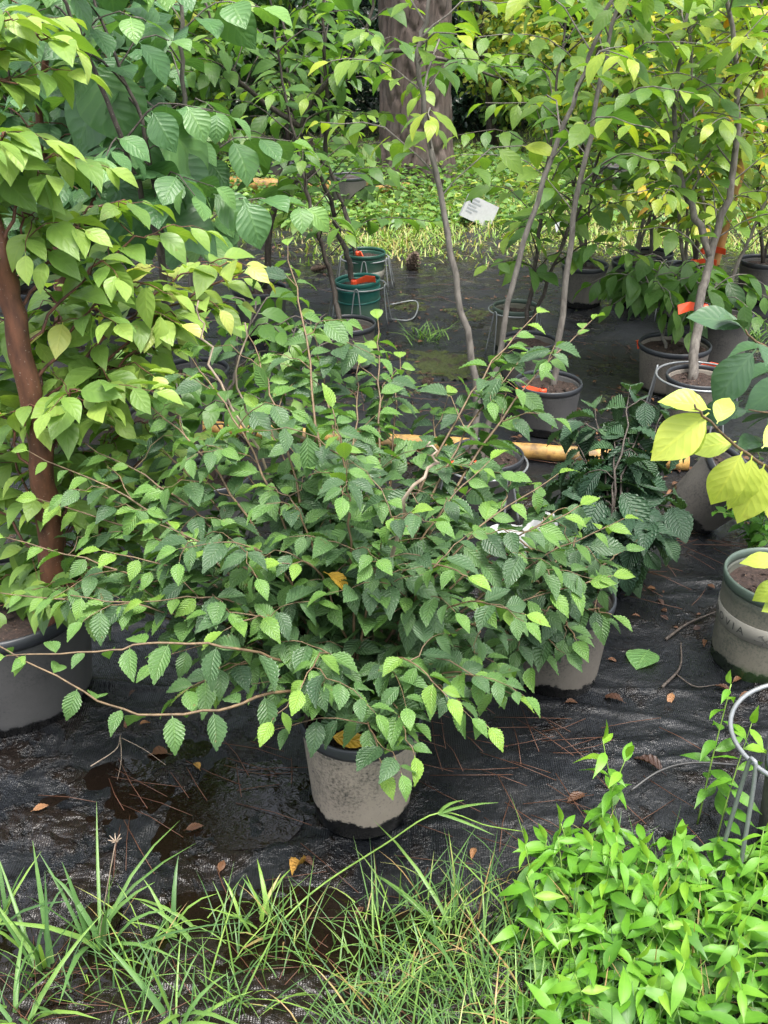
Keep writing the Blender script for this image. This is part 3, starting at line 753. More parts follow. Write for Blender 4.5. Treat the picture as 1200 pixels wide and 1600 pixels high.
for (x, y, q), lab in [((1.526,5.133,0.000), 'black second row pot inside the small wire ring'), ((1.638,5.360,0.000), 'black second row pot of the sapling with yellow top leaves'), ((2.033,5.480,0.000), 'black pot of the yellowing sapling near the stake'), ((1.340,5.455,0.000), 'black pot of the tall yellow green second row sapling'), ((1.062,5.395,0.000), 'black pot of the yellow flecked sapling near the carton'), ((1.469,5.642,0.000), 'black pot of the green sapling with dark wiry stems')]:
    make_pot((x, y, 0), .12, .10, .22, 'pot_black', 'rim_black', lab, group='black pots of the second row')
for (x, y, q), lab in [((-1.324,4.045,0.000), 'dark grey pot of the red barked tree behind the lime leaves'), ((-1.217,4.526,0.000), 'dark grey pot of the red barked tree with the white label'), ((-0.766,3.328,0.000), 'dark grey pot of the storax tree with leaning dark stems'), ((-0.734,3.769,0.000), 'dark grey pot of the storax tree with straight grey stem'), ((-0.603,4.903,0.000), 'dark grey pot of the tree with the sweeping arched branch'), ((-1.715,4.903,0.000), 'dark grey pot of the dense low dark leaf sapling')]:
    make_pot((x, y, 0), .13, .11, .23, 'pot_grey', 'rim_black', lab, group='grey pots under the storax trees')

# ---- wire cages
wire_cage((0.846,1.514,0.000), 'galvanised wire ring with hairpin leg around the pot by the bright weeds', .165, .315, [math.radians(205), math.radians(90), math.radians(325)], rw=.0048, rot=(0, math.radians(-3), 0))
wire_cage((-0.122,5.112,0.000), 'wire cage around the teal green pot', .132, .185, [3.5, 4.6, 5.9, 1.2], rw=.004)
wire_cage((-0.109,5.760,0.000), 'wire cage around the dark green lettered pot', .136, .16, [3.4, 4.7, 5.8, 6.1, 1.4], rw=.004)
wire_cage((1.229,3.769,0.000), 'wire ring around the beige pot with red ribbon', .165, .195, [2.6, 4.9, .4], rw=.0045)
wire_cage((0.333,3.046,0.000), 'wire ring around the grey pot with two stems', .138, .165, [3.6, 5.2, 1.6], rw=.004)
wire_cage((0.611,4.634,0.000), 'wire cage around the narrow olive pot', .125, .20, [3.8, 5.5, 1.4], rw=.004)
wire_cage((1.538,5.155,0.000), 'small wire ring around a second row pot', .14, .26, [3.4, 5.3, 1.2], rw=.004)
# bent wire lying on the mat beside the cages
w = [(0.020,5.095,0.012), (0.131,5.073,0.012), (0.175,5.239,0.012), (0.166,5.414,0.012), (0.034,5.343,0.012)]
tag(MB().tube(spline(w, 24), .004, 6).build('bent_wire', M['wire']), 'bent loop of wire lying on the mat beside the teal pot', 'wire')
w = [(0.539,1.690,0.012), (0.609,1.731,0.030), (0.687,1.758,0.030), (0.794,1.772,0.012)]
tag(MB().tube(spline(w, 24), .003, 6).build('bent_wire', M['old_wire']), 'curved dark wire arching over the mat behind the bright weeds', 'wire')

# ---- poles, box, stake
def pole(a, b, rad, name, label, cat, mat, wob=.01, n=60, sides=14, seed=2):
    r = random.Random(seed); a, b = V(a), V(b); pts = [a.lerp(b, i/(n-1)) + V((0, r.gauss(0, wob*.3), 0)) for i in range(n)]
    rr = [rad*(1+r.gauss(0, .025)) for _ in range(n)]
    tag(MB().tube(pts, rr, sides).build(name, M[mat]), label, cat)
pole((-1.974,3.871,0.030), (1.093,3.335,0.030), .029, 'yellow_pole', 'long weathered yellow pole lying across the mat behind the shrub', 'pole', 'pole')
pole((-1.573,8.679,0.050), (0.203,8.350,0.050), .05, 'yellow_pole', 'far yellow pole lying beyond the grass beside black pots', 'pole', 'pole', seed=4)
pole((1.727,5.420,-0.050), (1.826,5.200,1.404), .024, 'wooden_stake', 'orange brown wooden stake leaning beside the yellow green leaves', 'stake', 'stake', .004, 20, 8)
def carton():
    root = tag(empty('white_carton', (0.665,7.337,0.090), (Matrix.Rotation(math.radians(80), 3, 'X') @ Matrix.Rotation(math.radians(-24), 3, 'Z')).to_euler()), 'white tilted carton with grey print lying in weeds by the pine', 'carton')
    MB().box((-.17, -.12, -.11), (.17, .12, .11)).build('body', M['white'], root, False)
    mb = MB()
    for i in range(5): mb.box((-.14, .080-.034*i, .1105), (-.14+(.10, .13, .09, .12, .07)[i], .098-.034*i, .1125))
    mb.build('print_block', M['print'], root, False)
    MB().box((-.172, -.122, .06), (.172, .122, .066)).build('lid_seam', M['print'], root, False)
    root.scale = (.66,)*3
carton()
root = tag(empty('plastic_sheet', (0.479,2.809,0.020), (0, 0, .4)), 'crumpled white plastic sheet on the mat behind the serrated shrub', 'plastic sheet')
v, f = grid(-.12, .12, -.09, .09, .01, lambda x, y: .02+fbm(x*14, y*14, 3, 5)*.025)
link('sheet', np_mesh('sheet', v, f, M['white'], False), root)
root = tag(empty('plastic_sheet', (1.220,7.016,0.050), (0, 0, .4)), 'small white plastic sheet in the weeds behind the leaning stems', 'plastic sheet')
v, f = grid(-.2, .2, -.13, .13, .02, lambda x, y: .05+fbm(x*8, y*8, 3, 15)*.07)
link('sheet', np_mesh('sheet', v, f, M['white'], False), root)
root.scale = (.5, .5, .6)

# ---------------------------------------------------------------- the serrated shrub in the front pot
P = Plant('hornbeam_shrub', 'large spreading serrated leaf shrub with tan twigs in the silt coated pot', 'shrub', (-0.046,1.658,0.000), 'hornbeam', wood='twig', seed=3)
tips = [(-0.215,2.300,1.050), (-0.292,2.100,0.915), (-0.397,2.020,0.886), (-0.513,1.950,0.843), (-0.610,1.900,0.751), (-0.705,1.850,0.753), (-0.743,1.750,0.613), (-0.757,1.680,0.531), (-0.683,1.800,0.672),
 (-0.492,2.000,0.707), (-0.386,2.100,0.678), (-0.163,2.200,0.911), (-0.014,2.250,0.896), (-0.055,2.100,0.843), (0.038,2.300,0.787), (-0.094,1.750,0.883), (-0.067,1.620,0.840), (0.144,2.150,0.750), (0.214,1.880,0.718),
 (0.344,2.250,0.911), (0.303,2.150,0.840), (0.460,2.200,0.911), (0.359,1.900,0.679), (0.398,1.850,0.631), (0.519,1.950,0.547), (0.468,1.800,0.494), (0.238,1.520,0.408), (0.190,1.470,0.374), (0.111,1.420,0.480),
 (0.054,1.400,0.367), (0.000,1.400,0.330), (-0.144,1.420,0.500), (-0.201,1.450,0.405), (-0.283,1.500,0.565), (-0.355,1.520,0.423), (-0.445,1.600,0.561), (-0.528,1.660,0.636), (-0.424,1.700,0.669), (-0.316,1.620,0.659), (-0.220,1.750,0.725),
 (-0.186,1.600,0.644), (0.045,1.600,0.749), (0.148,1.550,0.647), (0.263,1.600,0.533), (-0.587,1.620,0.562), (-0.269,2.000,0.780), (-0.568,1.800,0.686)]
base = V((-0.050,1.689,0.200))
r = P.r
for i, t in enumerate(tips):
    t = V(t); b = base + V((r.uniform(-.05, .05), r.uniform(-.05, .05), 0)); d = t-b; ln = d.length; hd = V((d.x, d.y, 0))
    m1 = b + hd*.22 + ZUP*max(.10, d.z*.42); m2 = b + hd*.62 + ZUP*max(.10, d.z*.82 + .05*(ln < .6))
    pth = P.stem([b, m1, m2, t], .0040*min(1.15, .5+ln*.7), .0010, n=20, wob=.0025)
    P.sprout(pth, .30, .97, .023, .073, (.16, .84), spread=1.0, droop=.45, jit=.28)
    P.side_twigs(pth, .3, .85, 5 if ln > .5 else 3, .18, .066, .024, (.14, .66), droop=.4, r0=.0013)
# the two long low shoots reaching over the puddle
for pts in ([(-0.070,1.620,0.322), (-0.187,1.500,0.431), (-0.291,1.420,0.452), (-0.420,1.380,0.477), (-0.526,1.380,0.538), (-0.658,1.420,0.595)],
            [(-0.051,1.660,0.355), (-0.167,1.550,0.459), (-0.259,1.480,0.542), (-0.385,1.450,0.573), (-0.488,1.420,0.577), (-0.632,1.400,0.583)]):
    pth = P.stem(pts, .0034, .0012, n=26, wob=.002)
    P.sprout(pth, .22, .98, .040, .066, (.30, .72), spread=1.15, droop=.65, jit=.25)
# bare dead twigs standing above the leaves
for pts in ([(-0.055,1.800,0.334), (-0.232,1.950,0.625), (-0.354,2.000,0.893), (-0.370,2.000,1.013)], [(-0.081,1.800,0.367), (-0.164,2.000,0.692), (-0.306,2.050,0.760), (-0.287,2.050,0.952)], [(-0.055,1.800,0.334), (0.046,1.620,0.752), (0.084,1.620,0.840), (0.080,1.620,0.876)]):
    P.stem(pts, .0045, .0016, n=18, wob=.006, wood='twig_pale', name='dead_twig')
P.finish()

# the yellow torn leaf that hangs in the shrub
root = tag(empty('yellow_leaf', (-0.112,1.620,0.614)), 'torn orange yellow leaf caught among the serrated shrub leaves', 'leaf')
o = link('blade', leaf_mesh('dry', 1, 1.0, 'dry'), root); o.matrix_basis = frame(V((0, 0, 0)), V((.7, -.1, -.4)), V((.3, -.5, .8)), .06)
root = tag(empty('yellow_leaf', (-0.081,1.560,0.275)), 'withered yellow leaf resting on the soil of the silt coated pot', 'leaf')
o = link('blade', leaf_mesh('dry', 2, 1.0, 'dry'), root); o.matrix_basis = frame(V((-.03, 0, 0)), V((.9, -.1, -.1)), V((.1, -.5, .9)), .075)

# ---- broad leaf shrub behind it
P = Plant('broad_leaf_shrub', 'dark broad leaf shrub crowded behind the serrated shrub', 'shrub', (0.017,2.320,0.000), 'broad', wood='twig', seed=8, maxleaf=160)
b0 = V((0.015,2.044,0.190))
for i, t in enumerate([(0.000,2.200,0.534), (-0.059,2.100,0.483), (0.074,2.100,0.500), (0.147,2.050,0.460), (-0.118,2.050,0.409), (0.000,1.980,0.450), (0.114,1.950,0.401), (-0.058,1.950,0.351), (0.028,1.900,0.332), (-0.187,2.200,0.430), (0.215,2.200,0.500), (0.070,1.850,0.299), (-0.100,1.880,0.260), (-0.225,2.050,0.340), (-0.095,2.300,0.503)]):
    t = V(t); d = t-b0
    pth = P.stem([b0+V((P.r.uniform(-.04, .04), P.r.uniform(-.04, .04), 0)), b0+d*.4+ZUP*.05, t], .005, .0015, n=12)
    P.sprout(pth, .3, .97, .036, .11, (.2, .6), droop=.6, spread=1.0)
P.finish()

# ---- serrated plant in the dusty pot on the right
P = Plant('hornbeam_plant', 'small serrated leaf plant drooping over the dusty grey pot beside the fallen leaf', 'shrub', (0.439,2.116,0.000), 'hornbeam', wood='twig', seed=21, maxleaf=220)
b0 = V((0.410,2.030,0.200)); r = P.r
for i, t in enumerate([(0.518,1.950,0.299), (0.421,1.850,0.299), (0.346,1.850,0.366), (0.318,1.800,0.267), (0.267,1.850,0.299), (0.300,1.950,0.401), (0.391,2.000,0.422), (0.492,2.050,0.375), (0.269,2.100,0.450), (0.371,2.200,0.465), (0.458,2.100,0.432), (0.234,2.000,0.371), (0.200,1.900,0.298), (0.167,1.800,0.232), (0.232,1.750,0.236), (0.569,2.100,0.380), (0.151,2.100,0.398), (0.131,1.950,0.299)]):
    t = V(t); d = t-b0; hd = V((d.x, d.y, 0))
    pth = P.stem([b0+V((r.uniform(-.04, .04), r.uniform(-.04, .04), 0)), b0+hd*.4+ZUP*max(.08, d.z*.7), t], .0045, .0013, n=14)
    P.sprout(pth, .25, .97, .028, .088, (.10, .55), droop=.55, spread=1.0)
    P.side_twigs(pth, .3, .8, 2, .13, .075, .035, (.1, .4), droop=.5, r0=.0016)
P.finish()

# ---- dark elm with pleated drooping leaves
P = Plant('elm_sapling', 'dark green elm sapling with pleated drooping leaves and scorched tip', 'shrub', (0.681,2.677,0.000), 'elm', wood='bark_dark', seed=31, maxleaf=220)
b0 = V((0.609,2.393,0.170)); r = P.r
for i, t in enumerate([(0.704,2.750,0.542), (0.813,2.750,0.473), (0.610,2.750,0.473), (0.553,2.700,0.394), (0.639,2.600,0.439), (0.735,2.600,0.380), (0.820,2.600,0.279), (0.784,2.550,0.182), (0.672,2.500,0.271), (0.572,2.550,0.305), (0.525,2.700,0.292), (0.695,2.450,0.136), (0.617,2.450,0.197), (0.717,2.650,0.475), (0.536,2.500,0.210)]):
    t = V(t); d = t-b0; hd = V((d.x, d.y, 0))
    pth = P.stem([b0+V((r.uniform(-.02, .02), r.uniform(-.02, .02), 0)), b0+hd*.35+ZUP*max(.1, d.z*.65), t], .0045, .0016, n=12)
    P.sprout(pth, .2, .98, .024, .125, (.25, .75), droop=.9, spread=.95, small=.2); P.side_twigs(pth, .4, .9, 2, .12, .11, .035, (.2, .6), droop=.8)
P.finish()

# ---- lime leaved tree with red bark in the largest pot
P = Plant('lime_leaf_tree', 'tree with red brown trunk and lime yellow leaves in the largest pot', 'tree', (-0.920,2.100,0.000), 'lime', wood='bark_red', seed=41, maxleaf=300)
r = P.r
trunk = P.stem([(-0.764,1.970,0.241), (-0.743,1.960,0.395), (-0.724,1.950,0.579), (-0.715,1.940,0.805), (-0.722,1.940,1.018), (-0.735,1.950,1.175), (-0.813,2.100,1.349), (-0.833,2.120,1.589), (-0.844,2.150,1.808)], .030, .014, n=44, wob=.002, sides=12, name='trunk')
def branch_from(trk, t, r0, tint, size=.092, step=.030, tw=5, twl=.16, droop=.4, sprout0=.3, lift=.04, leafup=1.):
    t = V(t); zt = t.z; best = min(trk, key=lambda p: abs(p.z-(zt-.12-.25*(t-p).length*.6)) + .15*(V((p.x-t.x, p.y-t.y, 0))).length)
    d = t-best
    pth = spline([best, best+d*.35+ZUP*lift, best+d*.7+ZUP*lift*1.2, t], 16)
    for k in range(1, 15): pth[k] += V((P.r.gauss(0, .005), P.r.gauss(0, .005), P.r.gauss(0, .005)))
    P.twig(pth, r0, .0014, 5)
    P.sprout(pth, sprout0, .97, step, size, tint, droop=droop, up=leafup)
    if tw: P.side_twigs(pth, .25, .9, tw, twl, size*.95, step, tint, droop=droop, r0=.0016)
    return pth
for t, tn in [((-0.582,1.950,1.492), .6), ((-0.627,1.900,1.424), .55), ((-0.604,2.000,1.282), .5), ((-0.663,2.000,1.176), .55), ((-0.513,2.100,1.180), .45), ((-0.445,2.150,1.112), .5), ((-0.489,2.120,1.019), .55), ((-0.353,2.300,1.014), .75), ((-0.299,2.380,0.978), .7),
    ((-0.381,2.250,0.925), .66), ((-0.498,2.150,0.862), .55), ((-0.549,2.100,0.814), .5), ((-0.713,2.210,0.796), .62), ((-0.808,2.160,0.746), .6), ((-0.512,2.200,0.682), .5), ((-0.451,2.200,0.617), .5), ((-0.597,2.100,0.646), .5), ((-0.739,2.220,0.472), .45),
    ((-0.842,2.180,0.388), .4), ((-0.898,2.160,0.291), .42), ((-0.636,1.850,0.415), .34), ((-0.855,2.180,0.203), .34), ((-0.626,1.950,0.418), .34), ((-0.877,2.140,0.644), .55), ((-0.479,2.300,0.486), .45), ((-0.749,2.200,0.634), .55), ((-0.621,1.900,1.524), .6), ((-0.637,1.850,1.338), .55), ((-0.677,2.210,0.952), .55), ((-0.817,2.150,0.927), .55), ((-0.920,2.100,0.799), .5), ((-1.004,2.090,0.571), .45), ((-0.571,1.900,0.848), .5), ((-0.588,2.200,0.465), .42)]:
    branch_from(trunk, t, .004, (tn-.26, tn+.08))
P.finish()

# ---------------------------------------------------------------- saplings of the middle rows
def sapling(label, loc, stems, sp='sapling', wood='bark_grey', seed=1, size=.10, step=.055, tint=(.3, .6), nb=16, bl=.42, t0=.22, droop=.45, maxleaf=150, r0=.011, name='sapling', twl=None, rise=.35, wob=.004, direct=True, rib=None, extra=()):
    global P
    P = Plant(name, label, 'tree', loc, sp, wood=wood, seed=seed, maxleaf=maxleaf)
    for k, pts in enumerate(stems):
        q = [V(p) for p in pts]
        nb2 = int(nb*1.3); stp = step*.78
        pth = P.stem(q, r0*(1 if k == 0 else .8), r0*.28, n=max(20, 5*len(q)), wob=wob, sides=8)
        P.side_twigs(pth, t0, .98, nb2, bl, size*1.08, stp, tint, droop=droop, rise=rise, r0=.0034)
    for p, d, n, s in extra:
        j = min(pth, key=lambda c: (c-V(p)).length); P.twig([j, j.lerp(V(p), .5)+ZUP*.01, V(p)], .003, .0018); P.leaf(V(p), V(d), V(n), s, P.r.uniform(.2, .6))
    if rib:
        for p, d in rib: ribbon(P, p, d)
    return P.finish()

YG, GR, YY = (.44, .74), (.12, .42), (.55, .88)
sapling('young tree with two slim grey stems rising from the wire ringed grey pot', (0.333,3.046,0.000),
 [[(0.287,3.000,0.158), (0.285,3.020,0.448), (0.222,3.050,0.745), (0.153,3.100,1.072), (0.099,3.120,1.345), (0.119,3.120,1.506), (0.168,3.100,1.703)],
  [(0.316,3.000,0.158), (0.346,3.000,0.498), (0.406,3.020,0.849), (0.492,3.050,1.167), (0.575,3.060,1.414), (0.632,3.060,1.614), (0.664,3.050,1.814)]],
 wood='bark_grey', seed=101, size=.095, tint=YG, nb=9, bl=.50, t0=.42, maxleaf=220, r0=.013, rib=[((0.284,2.980,0.190), (-.9, -.5, .1))])
sapling('slender grey sapling in the dusty pot of bark soil', (0.633,3.718,0.000), [[(0.656,3.750,0.117), (0.679,3.800,0.485), (0.711,3.850,0.899), (0.775,3.900,1.281), (0.799,3.900,1.580), (0.816,3.900,1.802)]],
 seed=102, size=.11, tint=(.32, .6), nb=15, bl=.5, t0=.35, maxleaf=170, r0=.014, rib=[((0.611,3.700,0.158), (-.9, -.3, .1))])
sapling('dark stemmed green sapling behind the dusty pot of bark soil', (0.620,4.211,0.000), [[(0.627,4.400,0.164), (0.657,4.450,0.438), (0.687,4.500,0.701), (0.696,4.500,1.012), (0.724,4.550,1.347), (0.760,4.600,1.621)], [(0.644,4.400,0.164), (0.742,4.400,0.506), (0.876,4.400,0.824), (0.986,4.400,1.146), (1.033,4.400,1.490)]],
 wood='bark_dark', seed=103, size=.11, tint=(.28, .6), nb=15, bl=.45, t0=.15, maxleaf=200, r0=.011)
sapling('grey forked trunk sapling with red ribbon in the wire ringed beige pot', (1.229,3.769,0.000),
 [[(1.214,3.820,0.127), (1.247,3.950,0.441), (1.284,4.020,0.613), (1.327,4.050,0.933), (1.297,4.050,1.226), (1.226,4.050,1.478), (1.161,4.050,1.753)], [(1.281,4.020,0.600), (1.217,4.100,0.756), (1.149,4.150,0.893), (1.112,4.200,1.167), (1.121,4.200,1.453)]],
 seed=104, size=.11, tint=(.42, .74), nb=16, bl=.48, t0=.30, maxleaf=230, r0=.021, rib=[((1.271,3.980,0.152), (.95, -.2, .1)), ((1.280,4.000,0.401), (-.95, -.2, 0))])
sapling('low green sapling with drooping leaves in the wide beige pot', (1.230,4.157,0.000), [[(1.206,4.200,0.158), (1.193,4.350,0.324), (1.115,4.300,0.422)], [(1.273,4.400,0.105), (1.321,4.300,0.311), (1.376,4.250,0.395)], [(1.261,4.400,0.105), (1.277,4.400,0.310), (1.244,4.400,0.451)]],
 seed=105, size=.125, tint=(.15, .35), nb=8, bl=.34, t0=.35, maxleaf=120, r0=.008, droop=.8, rib=[((1.225,4.380,0.126), (-.9, -.3, .05))])
sapling('yellow green sapling beside the leaning wooden stake', (1.522,4.474,0.000), [[(1.633,4.850,0.017), (1.694,4.900,0.320), (1.788,4.950,0.581), (1.859,5.000,0.947), (1.842,5.000,1.348)], [(1.633,4.850,0.017), (1.568,4.900,0.382), (1.466,5.000,0.805), (1.378,5.000,1.218), (1.328,5.000,1.574)]],
 seed=106, size=.105, tint=YY, nb=16, bl=.5, t0=.3, maxleaf=200, r0=.012)
i = 0
for lab, loc, x, Y, tn in [('bright yellow green sapling in the second row behind the grey forked trunk', (1.526,5.133,0.000), 1062, 5.5, YY), ('yellowing bushy sapling in the second row near the stake', (2.033,5.480,0.000), 1182, 5.7, (.55, .9)), ('tall yellow green sapling in the second row between thin stems', (1.340,5.455,0.000), 985, 5.6, (.45, .8)), ('yellow flecked sapling in the second row near the carton', (1.062,5.395,0.000), 908, 5.5, (.4, .85)), ('green sapling in the second row with dark wiry stems', (1.469,5.642,0.000), 1010, 5.9, (.3, .6)), ('sapling with yellow top leaves above the ringed second row pot', (1.638,5.360,0.000), 1078, 5.6, (.5, .95))]:
    lx, ly, lz = loc; rr = random.Random(200+i)
    st = [[(lx, ly, .2), (lx+rr.uniform(-.1, .1), ly+.05, .7), (lx+rr.uniform(-.2, .2), ly+rr.uniform(-.1, .1), 1.3), (lx+rr.uniform(-.3, .3), ly+rr.uniform(-.2, .2), 1.85)] for _ in range(2)]
    sapling(lab, loc, st, wood='bark_dark' if i % 2 else 'bark_grey', seed=110+i, size=.10, tint=tn, nb=16, bl=.46, t0=.12, maxleaf=110, r0=.011, rib=[((lx+.02, ly-.03, .30), (.9, -.4, .1))] if i in (0, 5) else None); i += 1

# centre and left: dark stems
sapling('sapling with a slim brown stem in the black pot before the teal pot', (-0.160,4.405,0.000), [[(-0.193,4.380,0.147), (-0.223,4.500,0.338), (-0.267,4.500,0.495), (-0.304,4.500,0.647), (-0.354,4.550,0.877), (-0.425,4.600,1.200), (-0.461,4.600,1.531)]],
 wood='bark_dark', seed=121, size=.11, tint=(.2, .45), nb=14, bl=.5, t0=.3, maxleaf=150, r0=.013)
sapling('dark crooked sapling with orange ribbon in the teal pot', (-0.122,5.112,0.000), [[(-0.139,5.070,0.139), (-0.176,5.100,0.300), (-0.223,5.150,0.431), (-0.275,5.150,0.632), (-0.372,5.200,0.818), (-0.439,5.200,1.063), (-0.468,5.200,1.417)]],
 wood='bark_dark', seed=122, size=.105, tint=(.25, .5), nb=13, bl=.5, t0=.38, maxleaf=130, r0=.016, rib=[((-0.150,5.050,0.213), (.96, -.2, .22))])
sapling('dark stemmed sapling in the dark green lettered pot', (-0.109,5.733,0.000), [[(-0.152,5.780,0.134), (-0.196,5.800,0.336), (-0.266,5.850,0.535), (-0.333,5.900,0.763), (-0.324,5.900,1.086), (-0.304,5.900,1.452)]],
 wood='bark_dark', seed=123, size=.105, tint=(.3, .6), nb=13, bl=.5, t0=.38, maxleaf=120, r0=.015, rib=[((-0.144,5.750,0.185), (.3, -.9, 0))])
sapling('dark trunked tree with sweeping arched branch before the pine', (-0.603,4.903,0.000), [[(-0.578,4.850,0.240), (-0.521,4.850,0.573), (-0.409,4.850,0.898), (-0.282,4.850,1.126), (-0.144,4.850,1.255), (-0.055,4.850,1.430), (-0.027,4.850,1.669)], [(-0.470,4.850,0.717), (-0.294,4.900,0.793), (-0.253,4.900,1.014), (-0.262,4.900,1.328), (-0.258,4.900,1.574)], [(-0.372,4.850,0.966), (-0.559,4.800,1.105), (-0.673,4.700,1.266), (-0.736,4.700,1.482)], [(-0.167,4.850,1.229), (0.055,4.800,1.284), (0.275,4.800,1.246), (0.527,4.800,1.169)]],
 wood='bark_dark', seed=124, size=.115, tint=(.25, .55), nb=8, bl=.48, t0=.35, maxleaf=220, r0=.017)
# storax with large round leaves
sapling('storax tree with large round dark green leaves and leaning dark stems', (-0.766,3.328,0.000), [[(-0.753,3.330,0.137), (-0.722,3.300,0.523), (-0.711,3.250,0.792), (-0.759,3.200,1.073), (-0.817,3.150,1.334), (-0.881,3.150,1.521), (-0.907,3.150,1.690)], [(-0.743,3.330,0.137), (-0.729,3.350,0.551), (-0.733,3.400,0.859), (-0.752,3.400,1.156), (-0.833,3.400,1.394), (-0.880,3.400,1.615)]],
 'storax', 'bark_dark', seed=131, size=.12, step=.075, tint=(.35, .75), nb=9, bl=.42, t0=.38, maxleaf=150, r0=.013, droop=.6, name='storax_tree', extra=[((-0.805,3.500,1.239), (.1, -.2, -.9), (-.3, -.8, .4), .30), ((-0.846,3.500,1.314), (-.5, -.1, -.7), (-.3, -.7, .5), .27), ((-0.909,3.450,1.354), (.3, -.2, -.8), (.2, -.8, .5), .26), ((-0.738,3.400,1.193), (.7, -.1, -.5), (.3, -.6, .7), .25), ((-0.708,3.400,1.098), (.5, -.3, -.6), (.2, -.8, .5), .22), ((-0.806,3.500,1.044), (-.2, -.2, -.8), (-.2, -.8, .4), .24), ((-0.727,3.300,0.921), (.8, -.2, -.3), (.2, -.6, .8), .22), ((-0.862,3.400,1.001), (.3, -.1, -.7), (0, -.9, .4), .26), ((-0.541,3.300,0.980), (.6, -.2, -.4), (.1, -.7, .7), .16), ((-0.442,3.300,0.960), (.3, -.3, -.6), (.1, -.8, .6), .15)])
sapling('storax tree with big round leaves and straight grey stem', (-0.734,3.769,0.000), [[(-0.743,3.820,0.116), (-0.725,3.800,0.461), (-0.715,3.800,0.655), (-0.697,3.800,0.930), (-0.688,3.800,1.187), (-0.680,3.800,1.505), (-0.673,3.800,1.690)]],
 'storax', 'bark_grey', seed=132, size=.15, step=.08, tint=(.4, .9), nb=11, bl=.46, t0=.3, maxleaf=150, r0=.016, droop=.55, name='storax_tree')
sapling('red barked dark leaf tree behind the lime leaved tree', (-1.324,4.045,0.000), [[(-1.303,4.000,0.241), (-1.293,4.050,0.542), (-1.307,4.100,0.877), (-1.291,4.100,1.132), (-1.193,4.100,1.414), (-1.123,4.100,1.658)], [(-1.297,4.050,0.516), (-1.155,4.100,0.756), (-1.084,4.150,1.011), (-0.986,4.200,1.301)]],
 'storax', 'bark_red', seed=133, size=.12, step=.05, tint=(.2, .55), nb=16, bl=.46, t0=.12, maxleaf=190, r0=.026, name='red_bark_tree')
sapling('low dark leafy tree with red bark and white label', (-1.217,4.526,0.000), [[(-1.332,4.600,0.160), (-1.332,4.600,0.340), (-1.312,4.600,0.570), (-1.239,4.600,0.869), (-1.209,4.600,1.297), (-1.216,4.600,1.621)]],
 'storax', 'bark_red', seed=134, size=.115, step=.05, tint=(.2, .5), nb=20, bl=.5, t0=.05, maxleaf=170, r0=.02, name='red_bark_tree')
wl = MB(); c = V((-1.294,4.520,0.368)) - P.o
wl.add([c+V(q) for q in ((-.016, 0, -.05), (.016, 0, -.045), (.026, .004, .045), (-.006, .004, .04), (-.016, .003, -.05), (.016, .003, -.045), (.026, .007, .045), (-.006, .007, .04))], [(0, 1, 2, 3), (7, 6, 5, 4), (0, 4, 5, 1), (2, 6, 7, 3), (1, 5, 6, 2), (3, 7, 4, 0)])
wl = wl.build('plant_label', M['white'], P.root, False)
mb = MB()
for q in range(4): mb.box((c.x-.008+.004*q*.6, c.y-.002, c.z-.035+.014*q), (c.x+.010+.004*q*.6, c.y-.0005, c.z-.031+.014*q))
mb.build('print_lines', M['print'], wl, False)
sapling('dense low dark leaf sapling under the storax trees', (-1.715,4.903,0.000), [[(-1.716,5.000,0.134), (-1.714,5.000,0.571), (-1.702,5.000,1.002), (-1.678,5.000,1.475)], [(-1.716,5.000,0.134), (-1.478,5.000,0.511), (-1.264,5.100,0.934)]],
 'storax', 'bark_dark', seed=135, size=.13, step=.06, tint=(.2, .55), nb=18, bl=.5, t0=.05, maxleaf=130, r0=.014, name='dark_leaf_sapling')
sapling('leafy green sapling between the pale pole and the storax stems', (-0.526,2.815,0.000), [[(-0.523,2.850,0.152), (-0.505,2.900,0.305), (-0.471,2.950,0.454), (-0.430,3.000,0.580), (-0.389,3.050,0.705)], [(-0.523,2.850,0.152), (-0.592,2.900,0.326), (-0.677,3.000,0.456), (-0.727,3.100,0.546)], [(-0.519,2.850,0.152), (-0.373,2.900,0.369), (-0.256,3.000,0.539), (-0.200,3.100,0.630)]],
 'sapling', 'bark_dark', seed=136, size=.10, step=.05, tint=(.15, .42), nb=9, bl=.30, t0=.2, maxleaf=150, r0=.009, droop=.6)

